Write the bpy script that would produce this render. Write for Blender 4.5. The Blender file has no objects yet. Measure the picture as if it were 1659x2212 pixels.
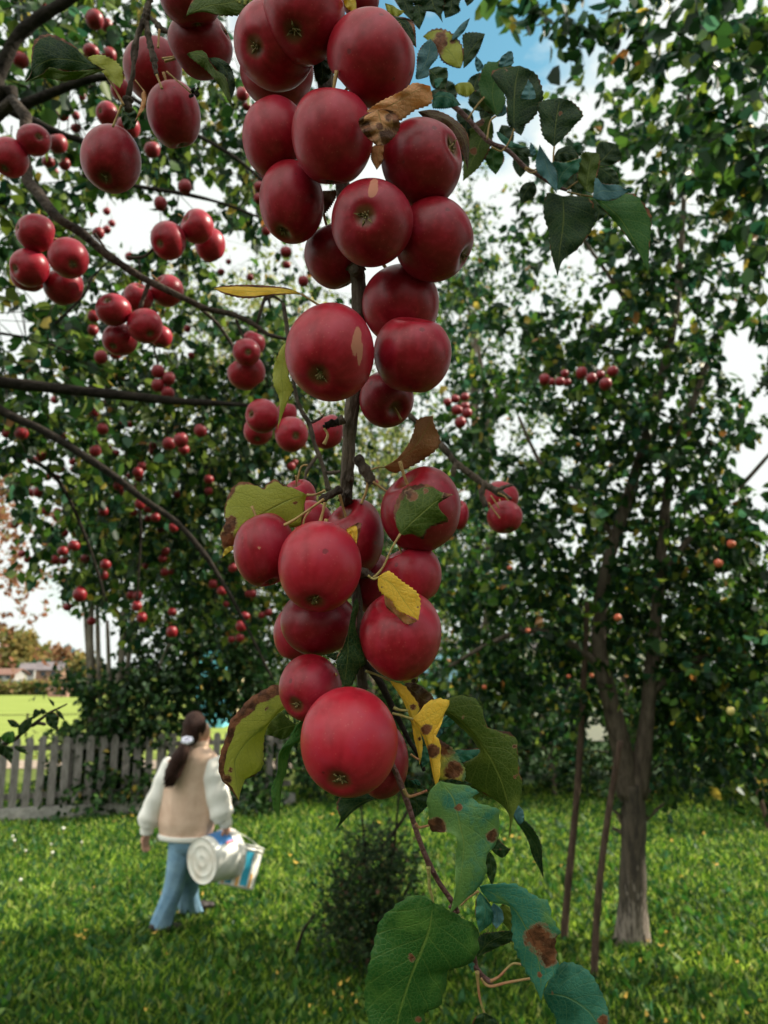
import bpy, math, random
import numpy as np
from mathutils import Vector, Matrix
random.seed(7); RNG = np.random.default_rng(11)
S = bpy.context.scene; COL = S.collection
rad = math.radians

# ------------------------------------------------------------------ camera
CAM_H, PITCH = 1.95, rad(11.4)
cd = bpy.data.cameras.new('camera'); cam = bpy.data.objects.new('camera', cd); COL.objects.link(cam)
cam.location = (0, 0, CAM_H); cam.rotation_euler = (rad(90) + PITCH, 0, 0)
cd.sensor_fit = 'VERTICAL'; cd.sensor_height = 34.6; cd.lens = 26.0
cd.clip_start = 0.02; cd.clip_end = 3000
cd.dof.use_dof = True; cd.dof.focus_distance = 0.43; cd.dof.aperture_fstop = 13.5
S.camera = cam

# ------------------------------------------------------------------ light
SUN_AZ, SUN_EL = rad(78), rad(40)
w = bpy.data.worlds.new("World"); S.world = w; w.use_nodes = True
nt = w.node_tree; N = nt.nodes; Lk = nt.links; N.clear()
out = N.new('ShaderNodeOutputWorld'); bg = N.new('ShaderNodeBackground'); bg2 = N.new('ShaderNodeBackground')
sky = N.new('ShaderNodeTexSky'); sky.sky_type = 'NISHITA'; sky.sun_disc = False
sky.sun_elevation = SUN_EL; sky.sun_rotation = SUN_AZ; sky.air_density = 1.3; sky.ozone_density = 1.6
bg.inputs[1].default_value = 0.12
bg2.inputs[0].default_value = (0.95, 1.0, 0.96, 1); bg2.inputs[1].default_value = 0.62
tc = N.new('ShaderNodeTexCoord'); mp = N.new('ShaderNodeMapping'); mp.inputs['Scale'].default_value = (1, 1, 2.0)
mp.inputs['Location'].default_value = (0.35, 0.2, 0.1)
no = N.new('ShaderNodeTexNoise'); no.inputs['Scale'].default_value = 2.3; no.inputs['Detail'].default_value = 7
no.inputs['Roughness'].default_value = 0.55
cr = N.new('ShaderNodeValToRGB'); cr.color_ramp.elements[0].position = 0.40; cr.color_ramp.elements[1].position = 0.50
mx = N.new('ShaderNodeMixShader')
Lk.new(tc.outputs['Generated'], mp.inputs[0]); Lk.new(mp.outputs[0], no.inputs[0]); 
vm = N.new('ShaderNodeVectorMath'); vm.operation = 'DOT_PRODUCT'; Lk.new(tc.outputs['Generated'], vm.inputs[0])
_bd = (math.sin(rad(6)) * math.cos(rad(43)), math.cos(rad(6)) * math.cos(rad(43)), math.sin(rad(43))); vm.inputs[1].default_value = _bd
mr = N.new('ShaderNodeMapRange'); mr.inputs[1].default_value = .955; mr.inputs[2].default_value = .995; mr.inputs[3].default_value = .13; mr.inputs[4].default_value = -.12
Lk.new(vm.outputs['Value'], mr.inputs[0]); ad = N.new('ShaderNodeMath'); ad.operation = 'ADD'; Lk.new(no.outputs[0], ad.inputs[0]); Lk.new(mr.outputs[0], ad.inputs[1])
Lk.new(ad.outputs[0], cr.inputs[0])
# unseen brighter cloud bank added for contrast, high behind the photographer's left shoulder
vb = N.new('ShaderNodeVectorMath'); vb.operation = 'DOT_PRODUCT'; Lk.new(tc.outputs['Generated'], vb.inputs[0]); vb.inputs[1].default_value = Vector((-.42, -.50, .76)).normalized()
mb_ = N.new('ShaderNodeMapRange'); mb_.inputs[1].default_value = .35; mb_.inputs[2].default_value = .98; mb_.inputs[3].default_value = .60; mb_.inputs[4].default_value = 1.55
Lk.new(vb.outputs['Value'], mb_.inputs[0]); Lk.new(mb_.outputs[0], bg2.inputs[1])
tnt = N.new('ShaderNodeMix'); tnt.data_type = 'RGBA'; tnt.blend_type = 'MULTIPLY'; tnt.inputs[0].default_value = 1; tnt.inputs[7].default_value = (.62, 1.0, .86, 1); Lk.new(sky.outputs[0], tnt.inputs[6]); Lk.new(tnt.outputs[2], bg.inputs[0]); Lk.new(cr.outputs[0], mx.inputs[0]); Lk.new(bg.outputs[0], mx.inputs[1])
Lk.new(bg2.outputs[0], mx.inputs[2]); Lk.new(mx.outputs[0], out.inputs[0])
sd = bpy.data.lights.new('sun', 'SUN'); sd.energy = 5.0; sd.angle = rad(0.6); sd.color = (1.0, 0.93, 0.78)
so = bpy.data.objects.new('sun', sd); COL.objects.link(so)
SUN = Vector((math.sin(SUN_AZ) * math.cos(SUN_EL), math.cos(SUN_AZ) * math.cos(SUN_EL), math.sin(SUN_EL)))
so.rotation_euler = SUN.to_track_quat('Z', 'Y').to_euler(); so.location = (8, 6, 12)
S.view_settings.view_transform = 'Standard'; S.view_settings.look = 'None'
S.view_settings.exposure = 0.8; S.view_settings.gamma = 1.0

# ------------------------------------------------------------------ projection helpers
F, CU, CV = 1661.0, 829.5, 1106.0          # photograph measured on a 1659 x 2212 grid
RT = Vector((1, 0, 0)); FW = Vector((0, math.cos(PITCH), math.sin(PITCH))); UP = Vector((0, -math.sin(PITCH), math.cos(PITCH)))
CAM = Vector((0, 0, CAM_H))
def P(u, v, d):
    return CAM + (RT * ((u - CU) / F) + UP * ((CV - v) / F) + FW) * d
def G(u, v, z=0.0):
    k = (RT * ((u - CU) / F) + UP * ((CV - v) / F) + FW)
    return CAM + k * ((z - CAM_H) / k.z)
def depth(p): return (Vector(p) - CAM).dot(FW)
CROPS = {'a': (1400, 2600, 2.07375), 'b': (1400, 3400, 1.508), 'c': (850, 2600, 3.16), 'd': (850, 1800, 3.0164),
         'e': (1350, 1600, 2.0738), 'f': (1550, 0, 2.0738), 'g': (1700, 350, 1.7463), 'h': (0, 0, 1.659),
         'i': (1250, 2200, 2.765), 'j': (0, 2500, 3.318), 'k': (1100, 3100, 2.37), 'm': (800, 1000, 1.276),
         'n': (800, 0, 1.3825), 'x': (0, 0, 0.5486)}
def CP(crop, s):
    x0, y0, k = CROPS[crop]; r = []
    for t in s.split():
        a = [float(q) for q in t.split(',')]
        r.append(((x0 + a[0] / k) * 0.5486, (y0 + a[1] / k) * 0.5486, a[2] if len(a) > 2 else 0.0))
    return r

# ------------------------------------------------------------------ object helpers
def origin(o):
    v = Vector((0, 0, 0))
    while o is not None: v += o.location; o = o.parent
    return v
def tag(o, label=None, cat=None, group=None, kind=None):
    if label: o['label'] = label
    if cat: o['category'] = cat
    if group: o['group'] = group
    if kind: o['kind'] = kind
    return o
def empty(name, loc, label, cat, group=None):
    o = bpy.data.objects.new(name, None); o.empty_display_size = 0.05; COL.objects.link(o); o.location = loc
    return tag(o, label, cat, group)
def mesh(name, verts, faces, mat, parent=None, smooth=True, attrs=None, loc=None, mats=None, midx=None):
    """verts in world space"""
    v = np.asarray(verts, dtype=np.float64).reshape(-1, 3)
    pl = Vector((0, 0, 0)) if parent is None else origin(parent)
    ol = Vector(loc) if loc is not None else Vector((0, 0, 0))
    if parent is not None and loc is None: base = pl; lo = Vector((0, 0, 0))
    elif parent is not None: base = ol; lo = ol - pl
    else: base = ol; lo = ol
    v = v - np.array(base)
    me = bpy.data.meshes.new(name)
    if isinstance(faces, np.ndarray):
        n, k = faces.shape
        me.vertices.add(len(v)); me.vertices.foreach_set('co', v.ravel().astype(np.float32))
        me.loops.add(n * k); me.loops.foreach_set('vertex_index', faces.ravel().astype(np.int32))
        me.polygons.add(n); me.polygons.foreach_set('loop_start', np.arange(0, n * k, k, dtype=np.int32))
        me.polygons.foreach_set('loop_total', np.full(n, k, dtype=np.int32)); me.update(calc_edges=True)
    else:
        me.from_pydata(v.tolist(), [], [list(f) for f in faces]); me.update()
    if mats:
        for m in mats: me.materials.append(m)
        if midx is not None: me.polygons.foreach_set('material_index', np.asarray(midx, dtype=np.int32))
    elif mat is not None: me.materials.append(mat)
    if smooth: me.polygons.foreach_set('use_smooth', np.ones(len(me.polygons), dtype=bool))
    if attrs:
        for an, (ty, data) in attrs.items():
            at = me.attributes.new(an, ty, 'POINT')
            at.data.foreach_set({'FLOAT': 'value', 'FLOAT_VECTOR': 'vector', 'FLOAT_COLOR': 'color'}[ty], np.asarray(data, dtype=np.float32).ravel())
    o = bpy.data.objects.new(name, me); COL.objects.link(o); o.location = lo
    if parent is not None: o.parent = parent
    return o
class MB:
    def __init__(s): s.v = []; s.f = []
    def add(s, vs, fs):
        b = len(s.v); s.v += [tuple(q) for q in vs]; s.f += [tuple(i + b for i in f) for f in fs]
    def box(s, c, d, rz=0, top=1.0):
        c = Vector(c); hx, hy, hz = d[0] / 2, d[1] / 2, d[2] / 2; vs = []
        for z in (-1, 1):
            k = top if z > 0 else 1
            for x, y in ((-1, -1), (1, -1), (1, 1), (-1, 1)):
                q = Vector((x * hx * k, y * hy * k, z * hz)); q.rotate(Matrix.Rotation(rz, 3, 'Z')); vs.append(c + q)
        s.add(vs, [(0, 3, 2, 1), (4, 5, 6, 7), (0, 1, 5, 4), (1, 2, 6, 5), (2, 3, 7, 6), (3, 0, 4, 7)])
    def tube(s, pts, rr, n=8, sub=3, knob=0.0, flat=None):
        P0 = [Vector(p) for p in pts]; rs = list(rr) if hasattr(rr, '__len__') else [rr] * len(P0)
        if len(P0) > 2 and sub > 1: P0, rs = spline(P0, rs, sub)
        m = len(P0); x = None; vs = []
        for i in range(m):
            t = (P0[min(i + 1, m - 1)] - P0[max(i - 1, 0)]).normalized()
            if x is None: x = t.orthogonal().normalized()
            x = (x - t * x.dot(t)).normalized(); y = t.cross(x)
            r = rs[i] * (1 + knob * (random.random() - .5) * 2)
            for k in range(n):
                a = 2 * math.pi * k / n
                rk = r * (1 + knob * .5 * (random.random() - .5))
                vs.append(P0[i] + x * math.cos(a) * rk + y * math.sin(a) * rk)
        fs = [(i * n + k, i * n + (k + 1) % n, (i + 1) * n + (k + 1) % n, (i + 1) * n + k) for i in range(m - 1) for k in range(n)]
        fs.append(tuple(range(n - 1, -1, -1))); fs.append(tuple((m - 1) * n + k for k in range(n)))
        s.add(vs, fs)
    def loft(s, rings, cap=True):
        n = len(rings[0]); m = len(rings); vs = [q for r in rings for q in r]
        fs = [(i * n + k, i * n + (k + 1) % n, (i + 1) * n + (k + 1) % n, (i + 1) * n + k) for i in range(m - 1) for k in range(n)]
        if cap: fs.append(tuple(range(n - 1, -1, -1))); fs.append(tuple((m - 1) * n + k for k in range(n)))
        s.add(vs, fs)
    def ball(s, c, r, nu=16, nv=10):
        c = Vector(c); r = Vector(r) if hasattr(r, '__len__') else Vector((r, r, r)); rings = []
        for j in range(nv + 1):
            a = math.pi * (j + .02) / (nv + .04)
            rings.append([c + Vector((r.x * math.sin(a) * math.cos(2 * math.pi * k / nu), r.y * math.sin(a) * math.sin(2 * math.pi * k / nu), -r.z * math.cos(a))) for k in range(nu)])
        s.loft(rings)
    def build(s, name, mat, parent=None, loc=None, smooth=True): return mesh(name, s.v, s.f, mat, parent, smooth, loc=loc)
def spline(P0, rs, sub):
    A = []; R = []; m = len(P0)
    for i in range(m - 1):
        p0, p1, p2, p3 = P0[max(i - 1, 0)], P0[i], P0[i + 1], P0[min(i + 2, m - 1)]
        for k in range(sub):
            t = k / sub
            A.append(0.5 * ((2 * p1) + (p2 - p0) * t + (2 * p0 - 5 * p1 + 4 * p2 - p3) * t * t + (3 * p1 - p0 - 3 * p2 + p3) * t ** 3))
            R.append(rs[i] * (1 - t) + rs[i + 1] * t)
    A.append(P0[-1]); R.append(rs[-1]); return A, R

# ------------------------------------------------------------------ materials
def mat(name, col=(.5, .5, .5), rough=.6, spec=.5, noise=None, bump=0.0, bscale=40, col2=None, nscale=8, coat=0, lo=.35, hi=.65, stretch=None):
    m = bpy.data.materials.new(name); m.use_nodes = True; t = m.node_tree; b = t.nodes['Principled BSDF']
    b.inputs['Base Color'].default_value = (*col, 1); b.inputs['Roughness'].default_value = rough
    b.inputs['Specular IOR Level'].default_value = spec; b.inputs['Coat Weight'].default_value = coat
    tcn = t.nodes.new('ShaderNodeTexCoord'); src = tcn.outputs['Object']
    if stretch:
        mpn = t.nodes.new('ShaderNodeMapping'); mpn.inputs['Scale'].default_value = stretch; t.links.new(src, mpn.inputs[0]); src = mpn.outputs[0]
    if col2:
        nn = t.nodes.new('ShaderNodeTexNoise'); nn.inputs['Scale'].default_value = nscale; nn.inputs['Detail'].default_value = 6
        nn.inputs['Roughness'].default_value = .65
        r = t.nodes.new('ShaderNodeValToRGB'); r.color_ramp.elements[0].position = lo; r.color_ramp.elements[1].position = hi
        r.color_ramp.elements[0].color = (*col, 1); r.color_ramp.elements[1].color = (*col2, 1)
        t.links.new(src, nn.inputs[0]); t.links.new(nn.outputs[0], r.inputs[0]); t.links.new(r.outputs[0], b.inputs['Base Color'])
    if bump:
        n2 = t.nodes.new('ShaderNodeTexNoise'); n2.inputs['Scale'].default_value = bscale; n2.inputs['Detail'].default_value = 5
        bn = t.nodes.new('ShaderNodeBump'); bn.inputs['Strength'].default_value = bump; bn.inputs['Distance'].default_value = .01
        t.links.new(src, n2.inputs[0]); t.links.new(n2.outputs[0], bn.inputs['Height']); t.links.new(bn.outputs[0], b.inputs['Normal'])
    return m
class NT:
    def __init__(s, name):
        s.m = bpy.data.materials.new(name); s.m.use_nodes = True; s.t = s.m.node_tree; s.b = s.t.nodes['Principled BSDF']; s.o = s.t.nodes['Material Output']
    def n(s, ty, **kw):
        x = s.t.nodes.new(ty)
        for k, v in kw.items(): setattr(x, k, v)
        return x
    def l(s, a, b): s.t.links.new(a, b)
    def val(s, i, v):
        if isinstance(v, (int, float)): i.default_value = v
        elif isinstance(v, tuple): i.default_value = v if len(v) == len(i.default_value) else (*v, 1)
        else: s.l(v, i)
    def math(s, op, a, b=0.0, c=0.0):
        x = s.n('ShaderNodeMath', operation=op); s.val(x.inputs[0], a); s.val(x.inputs[1], b); s.val(x.inputs[2], c); return x.outputs[0]
    def mix(s, f, a, b):
        x = s.n('ShaderNodeMix', data_type='RGBA'); s.val(x.inputs[0], f); s.val(x.inputs[6], a); s.val(x.inputs[7], b); return x.outputs[2]
    def attr(s, nm):
        x = s.n('ShaderNodeAttribute'); x.attribute_name = nm; return x
    def noise(s, sc, det=4, vec=None, rough=.55):
        x = s.n('ShaderNodeTexNoise'); x.inputs['Scale'].default_value = sc; x.inputs['Detail'].default_value = det; x.inputs['Roughness'].default_value = rough
        if vec is not None: s.l(vec, x.inputs[0])
        return x.outputs[0]
    def step(s, v, lo, hi):
        x = s.n('ShaderNodeMapRange', interpolation_type='SMOOTHSTEP'); s.val(x.inputs[0], v); s.val(x.inputs[1], lo); s.val(x.inputs[2], hi); return x.outputs[0]

def leaf_material():
    q = NT('near_leaf'); ts = q.attr('ts'); sep = q.n('ShaderNodeSeparateXYZ'); q.l(ts.outputs['Vector'], sep.inputs[0])
    t, s_, seed = sep.outputs; prm = q.attr('prm'); sp = q.n('ShaderNodeSeparateXYZ'); q.l(prm.outputs['Vector'], sp.inputs[0])
    edge, spots, bias = sp.outputs; cA = q.attr('cA').outputs['Color']; cB = q.attr('cB').outputs['Color']; bl = q.attr('blot').outputs['Fac']
    tc = q.n('ShaderNodeTexCoord').outputs['Object']
    ab = q.math('ABSOLUTE', s_)
    n1 = q.noise(45, 5, tc); f = q.step(q.math('ADD', n1, bias), .42, .62)
    base = q.mix(f, cA, cB)
    # veins
    x = q.math('FRACT', q.math('SUBTRACT', q.math('MULTIPLY', t, 8.0), q.math('MULTIPLY', q.math('POWER', ab, .8), 2.3)))
    dv = q.math('ABSOLUTE', q.math('SUBTRACT', x, .5)); lat = q.math('SUBTRACT', 1.0, q.step(dv, .012, .06))
    midr = q.math('SUBTRACT', 1.0, q.step(ab, .012, .045)); vein = q.math('MAXIMUM', q.math('MULTIPLY', lat, .38), midr)
    vcol = q.mix(.40, cB, (.34, .36, .08)); base = q.mix(q.math('MULTIPLY', vein, .7), base, vcol)
    fine = q.n('ShaderNodeTexVoronoi', feature='DISTANCE_TO_EDGE'); fine.inputs['Scale'].default_value = 420; q.l(tc, fine.inputs[0])
    fv = q.step(fine.outputs['Distance'], .0, .18)
    base = q.mix(q.math('MULTIPLY', q.math('SUBTRACT', 1.0, fv), .18), base, vcol)
    # spots
    vo = q.n('ShaderNodeTexVoronoi'); vo.inputs['Scale'].default_value = 95; q.l(tc, vo.inputs[0])
    n3 = q.noise(230, 3, tc); sd_ = q.math('ADD', vo.outputs['Distance'], q.math('MULTIPLY', n3, .25))
    spm = q.math('SUBTRACT', 1.0, q.step(sd_, q.math('MULTIPLY', spots, .8), q.math('ADD', q.math('MULTIPLY', spots, .8), .05)))
    spm = q.math('MULTIPLY', spm, q.step(spots, .05, .2))
    base = q.mix(spm, base, (.045, .025, .012))
    # dead rim
    n4 = q.noise(90, 4, tc); e = q.math('ADD', ab, q.math('MULTIPLY', q.math('SUBTRACT', n4, .5), .5))
    em = q.math('MULTIPLY', q.step(e, q.math('SUBTRACT', 1.02, edge), q.math('SUBTRACT', 1.08, edge)), q.step(edge, .01, .04))
    n5 = q.noise(160, 4, tc)
    br = q.mix(q.step(n5, .35, .65), (.07, .028, .014), (.26, .105, .05))
    base = q.mix(em, base, br)
    # blots
    b2 = q.math('ADD', bl, q.math('MULTIPLY', q.math('SUBTRACT', q.noise(105, 6, tc, .75), .5), 2.2))
    b2 = q.math('MULTIPLY', b2, q.step(bl, .02, .3))
    ring = q.step(b2, .30, .50); core = q.step(b2, .50, .62)
    base = q.mix(q.math('MULTIPLY', ring, .75), base, (.30, .17, .10)); base = q.mix(core, base, br)
    h = q.math('ADD', q.math('MULTIPLY', vein, -.6), q.math('MULTIPLY', fv, .25)); h = q.math('ADD', h, q.math('MULTIPLY', n1, .8)); h = q.math('ADD', h, q.math('MULTIPLY', q.step(dv, 0.0, .5), .10))
    bn = q.n('ShaderNodeBump'); bn.inputs['Strength'].default_value = .55; bn.inputs['Distance'].default_value = .0013; q.l(h, bn.inputs['Height'])
    q.l(base, q.b.inputs['Base Color']); q.b.inputs['Roughness'].default_value = .46; q.b.inputs['Specular IOR Level'].default_value = .26; q.l(bn.outputs[0], q.b.inputs['Normal'])
    tr = q.n('ShaderNodeBsdfTranslucent'); hs = q.n('ShaderNodeHueSaturation'); hs.inputs['Value'].default_value = 2.1; hs.inputs['Saturation'].default_value = 1.05
    q.l(base, hs.inputs['Color']); q.l(hs.outputs[0], tr.inputs[0]); mxs = q.n('ShaderNodeMixShader'); mxs.inputs[0].default_value = .36
    q.l(q.b.outputs[0], mxs.inputs[1]); q.l(tr.outputs[0], mxs.inputs[2]); q.l(mxs.outputs[0], q.o.inputs[0])
    return q.m
LEAF = leaf_material()

def foliage_material(name, rough=.45, trans=.36):
    q = NT(name); c = q.attr('col').outputs['Color']
    q.l(c, q.b.inputs['Base Color']); q.b.inputs['Roughness'].default_value = rough; q.b.inputs['Specular IOR Level'].default_value = .22
    tr = q.n('ShaderNodeBsdfTranslucent'); hs = q.n('ShaderNodeHueSaturation'); hs.inputs['Value'].default_value = 1.8
    q.l(c, hs.inputs['Color']); q.l(hs.outputs[0], tr.inputs[0]); mxs = q.n('ShaderNodeMixShader'); mxs.inputs[0].default_value = trans
    q.l(q.b.outputs[0], mxs.inputs[1]); q.l(tr.outputs[0], mxs.inputs[2]); q.l(mxs.outputs[0], q.o.inputs[0])
    return q.m
FOL = foliage_material('foliage'); GRS = foliage_material('grass_blade', .5, .4)

def apple_material():
    q = NT('apple_skin'); tc = q.n('ShaderNodeTexCoord').outputs['Object']; ax = q.attr('ax'); sp = q.n('ShaderNodeSeparateXYZ'); q.l(ax.outputs['Vector'], sp.inputs[0])
    lat, lon, tone = sp.outputs; sc = q.attr('scar').outputs['Fac']
    mpn = q.n('ShaderNodeCombineXYZ'); q.l(q.math('MULTIPLY', lon, 7.0), mpn.inputs[0]); q.l(q.math('MULTIPLY', lat, .9), mpn.inputs[1]); q.l(q.math('MULTIPLY', tone, 9.0), mpn.inputs[2])
    streak = q.noise(1.6, 5, mpn.outputs[0], .6); blotch = q.noise(38, 4, tc); fine = q.noise(300, 3, tc)
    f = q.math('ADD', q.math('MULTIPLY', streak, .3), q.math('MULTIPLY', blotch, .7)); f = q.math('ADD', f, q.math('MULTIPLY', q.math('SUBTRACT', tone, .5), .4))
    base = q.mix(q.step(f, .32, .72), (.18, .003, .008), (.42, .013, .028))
    base = q.mix(q.math('MULTIPLY', q.step(fine, .45, .75), .22), base, (.42, .03, .045))
    # purple bloom and pale lenticels
    bloom = q.math('MULTIPLY', q.step(blotch, .45, .7), .28); base = q.mix(bloom, base, (.16, .03, .07))
    vo = q.n('ShaderNodeTexVoronoi'); vo.inputs['Scale'].default_value = 330; q.l(tc, vo.inputs[0])
    dot = q.math('SUBTRACT', 1.0, q.step(vo.outputs['Distance'], .10, .18)); base = q.mix(q.math('MULTIPLY', dot, .16), base, (.5, .16, .12))
    vo2 = q.n('ShaderNodeTexVoronoi'); vo2.inputs['Scale'].default_value = 70; q.l(tc, vo2.inputs[0])
    dk = q.math('MULTIPLY', q.math('SUBTRACT', 1.0, q.step(q.math('ADD', vo2.outputs['Distance'], q.math('MULTIPLY', fine, .2)), .17, .2)), .6)
    base = q.mix(dk, base, (.09, .01, .012))
    # russet around the stem cavity and calyx
    cav = q.step(q.math('ADD', q.math('ABSOLUTE', lat), q.math('MULTIPLY', blotch, .06)), .985, 1.03); base = q.mix(cav, base, (.12, .045, .015))
    n4 = q.noise(150, 4, tc); s2 = q.math('ADD', sc, q.math('MULTIPLY', q.math('SUBTRACT', n4, .5), .9)); sm = q.step(s2, .5, .6)
    base = q.mix(q.math('MULTIPLY', sm, .9), base, (.44, .17, .10))
    q.l(base, q.b.inputs['Base Color'])
    q.l(q.math('ADD', q.math('MULTIPLY', blotch, .16), q.math('ADD', .28, q.math('MULTIPLY', sm, .3))), q.b.inputs['Roughness'])
    q.b.inputs['Specular IOR Level'].default_value = .33; q.b.inputs['Subsurface Weight'].default_value = 0.0
    bn = q.n('ShaderNodeBump'); bn.inputs['Strength'].default_value = .25; bn.inputs['Distance'].default_value = .0012
    q.l(q.math('ADD', blotch, q.math('ADD', q.math('MULTIPLY', fine, .10), q.math('MULTIPLY', dk, -.35))), bn.inputs['Height']); q.l(bn.outputs[0], q.b.inputs['Normal'])
    return q.m
APPLE = apple_material()
FAR_APPLE = mat('far_apple_skin', (.13, .004, .009), .4, .4, col2=(.27, .011, .018), nscale=30)
ORANGE_APPLE = mat('orange_apple_skin', (.50, .07, .045), .45, .4, col2=(.6, .15, .06), nscale=20)
YELLOW_APPLE = mat('yellow_apple_skin', (.62, .5, .16), .45, .4)
SEPAL = mat('dry_sepal', (.10, .06, .025), .8, .2, col2=(.26, .2, .08), nscale=220)
STALK = mat('fruit_stalk', (.30, .16, .06), .6, .3, col2=(.4, .27, .10), nscale=120, bump=.2, bscale=300)
BARK = mat('twig_bark', (.032, .021, .016), .8, .25, col2=(.13, .095, .07), nscale=70, bump=.9, bscale=160, stretch=(1, 1, .35))
BOUGHB = mat('bough_bark', (.018, .012, .009), .85, .2, col2=(.07, .05, .036), nscale=50, bump=.9, bscale=120)
REDTWIG = mat('red_twig_bark', (.085, .03, .026), .5, .4, col2=(.17, .075, .065), nscale=120, bump=.5, bscale=260)
DARKBARK = mat('dark_bark', (.012, .009, .007), .9, .15, col2=(.034, .026, .02), nscale=40, bump=.8, bscale=60)
PETIOLE = mat('petiole_skin', (.30, .30, .09), .5, .3, col2=(.36, .13, .07), nscale=38, bump=.3, bscale=300)

# ------------------------------------------------------------------ where the small far fruit hangs (u, v, radius)
FARA = [
 ('small blurred apple in the leaves above the big folded leaf at the upper left', 'far apples above the folded leaf', '205,44,18 231,56,13 45,131,16 85,5,13 197,112,16 236,120,14 190,30,10'),
 ('small blurred apple between the dark boughs left of the squarish apple', 'far apples between the upper boughs', '178,209,8 136,249,13 164,251,9 165,278,11 125,312,20 140,355,13 105,351,12 153,346,10 118,373,9'),
 ('small blurred apple in the gap right of the squarish apple', 'far apples right of the squarish apple', '329,325,17 400,405,14 347,441,14 322,310,10'),
 ('small far apple close against the left side of the hanging cluster', 'far apples beside the cluster', '533,231,10 524,205,14 562,405,13 566,385,10 560,430,12 575,500,10 618,545,12 619,573,9 655,608,12'),
 ('small far apple above the left end of the diagonal bough', 'far apples above the bough', '213,505,13 231,497,9 242,483,8 200,453,8 231,457,8 280,555,9 200,454,7'),
 ('small far apple between the three above the bough and the hanging cluster', 'far apples right of the bough', '494,566,6 478,588,8 540,600,8'),
 ('small apple at the back of the bunch under the bough', 'back of the bunch under the bough', '203,684,13 201,714,12 219,772,15 250,765,12 240,752,13'),
 ('small far apple just below the diagonal bough', 'far apples below the bough', '357,679,8 405,711,8 413,768,7 359,746,9 385,640,10'),
 ('small round apple of the bunch of four before the horizontal bough', 'bunch of four at the horizontal bough', '342,803,14 365,818,14 342,833,14 363,850,14'),
 ('small blurred apple near the left part of the horizontal bough', 'far apples at the horizontal bough', '113,792,7 179,821,8 119,864,9 179,883,8 202,891,10 234,871,9'),
 ('small blurred apple at the left edge below the horizontal bough', 'far apples low at the left edge', '15,937,11 47,937,13 116,942,9 137,943,9 75,969,10 89,983,11 103,983,7 129,1014,9 69,994,9 85,991,9 16,1031,8 131,1013,9 160,1014,8 103,1031,8 73,1040,9 123,1032,8 157,997,8'),
 ('small blurred apple of the loose bunch left of the slanting bough', 'far apples left of the slanting bough', '222,927,13 206,975,13 228,947,8 234,969,8 251,979,8 262,919,9 282,917,8'),
 ('blurred apple hanging above the slanting bough, right of the loose bunch', 'apples above the slanting bough', '433,931,15 365,959,14 391,951,16 397,971,12 331,975,9 331,963,9 451,1036,10 451,1061,9 384,1068,8'),
 ('small apple crowded along the slanting bough', 'apples along the slanting bough', '308,1010,8 296,1020,9 300,1032,9 280,1028,7 307,1009,10 298,1021,11 262,1016,8 298,1049,8 255,1049,10 260,1063,9 302,1089,12 320,1100,9 289,1107,9 336,1118,10 320,1121,8 347,1143,8 375,1140,10'),
 ('small far apple before the bright sky low at the left', 'far apples before the low sky', '67,1064,9 82,1064,10 100,1104,9 124,1105,8 122,1117,8 32,1132,9 139,1152,9 167,1150,10 160,1179,12 136,1191,11 119,1210,10 139,1211,9 48,1196,8 61,1208,8 184,1207,9'),
 ('small blurred apple in the dark tree above the fence', 'far apples above the fence', '224,1105,10 228,1220,11 224,1243,10 173,1285,14 175,1269,8 146,1311,9 282,1286,9 298,1287,10 296,1309,11 307,1334,11 198,1342,9'),
 ('small blurred apple near the lower end of the slanting bough', 'far apples near the lower slanting bough', '316,1222,8 358,1191,9 351,1207,9 356,1236,9 369,1235,7 372,1365,12 372,1322,9'),
 ('small apple hanging between the slanting bough and the cluster', 'far apples left of the lower cluster', '460,1262,9 479,1277,10 504,1227,10 546,1283,9 537,1283,8 529,1331,10 521,1353,11 500,1381,8 518,1378,9 566,1329,8 581,1323,8 489,1305,7'),
 ('tiny far apple beside the bare stem above the green leaf', 'far apples at the bare stem', '629,1008,9 637,999,6 811,1043,8'),
 ('dark red apple of the tight bunch right of the cluster', 'tight bunch right of the cluster', '983,862,10 966,869,9 1004,858,9 987,886,12 1009,893,11 1004,878,10 994,913,12'),
 ('dark red apple in the row on the thin twig of the right tree', 'row of apples on the right', '1176,820,12 1191,825,8 1209,825,10 1225,826,8 1256,806,13 1277,818,11 1296,810,9 1308,830,13 1323,803,12 1219,807,8'),
]
FP = np.array([[float(a) for a in z.split(',')] for _, _, t in FARA for z in t.split()])
FD = np.minimum(36.0 / FP[:, 2], 4.2)
# ------------------------------------------------------------------ setting: ground, meadow, path
GROUND = mat('lawn_soil', (.010, .026, .007), .9, .2, col2=(.025, .055, .012), nscale=5, bump=.6, bscale=30)
def sheet(name, x0, x1, y0, y1, z, m, nx=40, ny=40, amp=0.0):
    xs = np.linspace(x0, x1, nx); ys = np.linspace(y0, y1, ny); X, Y = np.meshgrid(xs, ys)
    Z = z + amp * (np.sin(X * .9 + 1) * np.cos(Y * .7) + .5 * np.sin(X * 2.3 + Y * 1.7))
    v = np.stack([X, Y, Z], -1).reshape(-1, 3); i = np.arange(nx * ny).reshape(ny, nx)
    f = np.stack([i[:-1, :-1], i[:-1, 1:], i[1:, 1:], i[1:, :-1]], -1).reshape(-1, 4)
    o = mesh(name, v, f, m, smooth=True); o['kind'] = 'structure'; return o
sheet('ground', -1500, 1500, -300, 2200, -.02, GROUND, 60, 60)
MEADOW = mat('meadow_grass', (.15, .19, .035), .9, .1, col2=(.21, .25, .055), nscale=.5, bump=.4, bscale=3, stretch=(.4, 1.6, 1))
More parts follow.
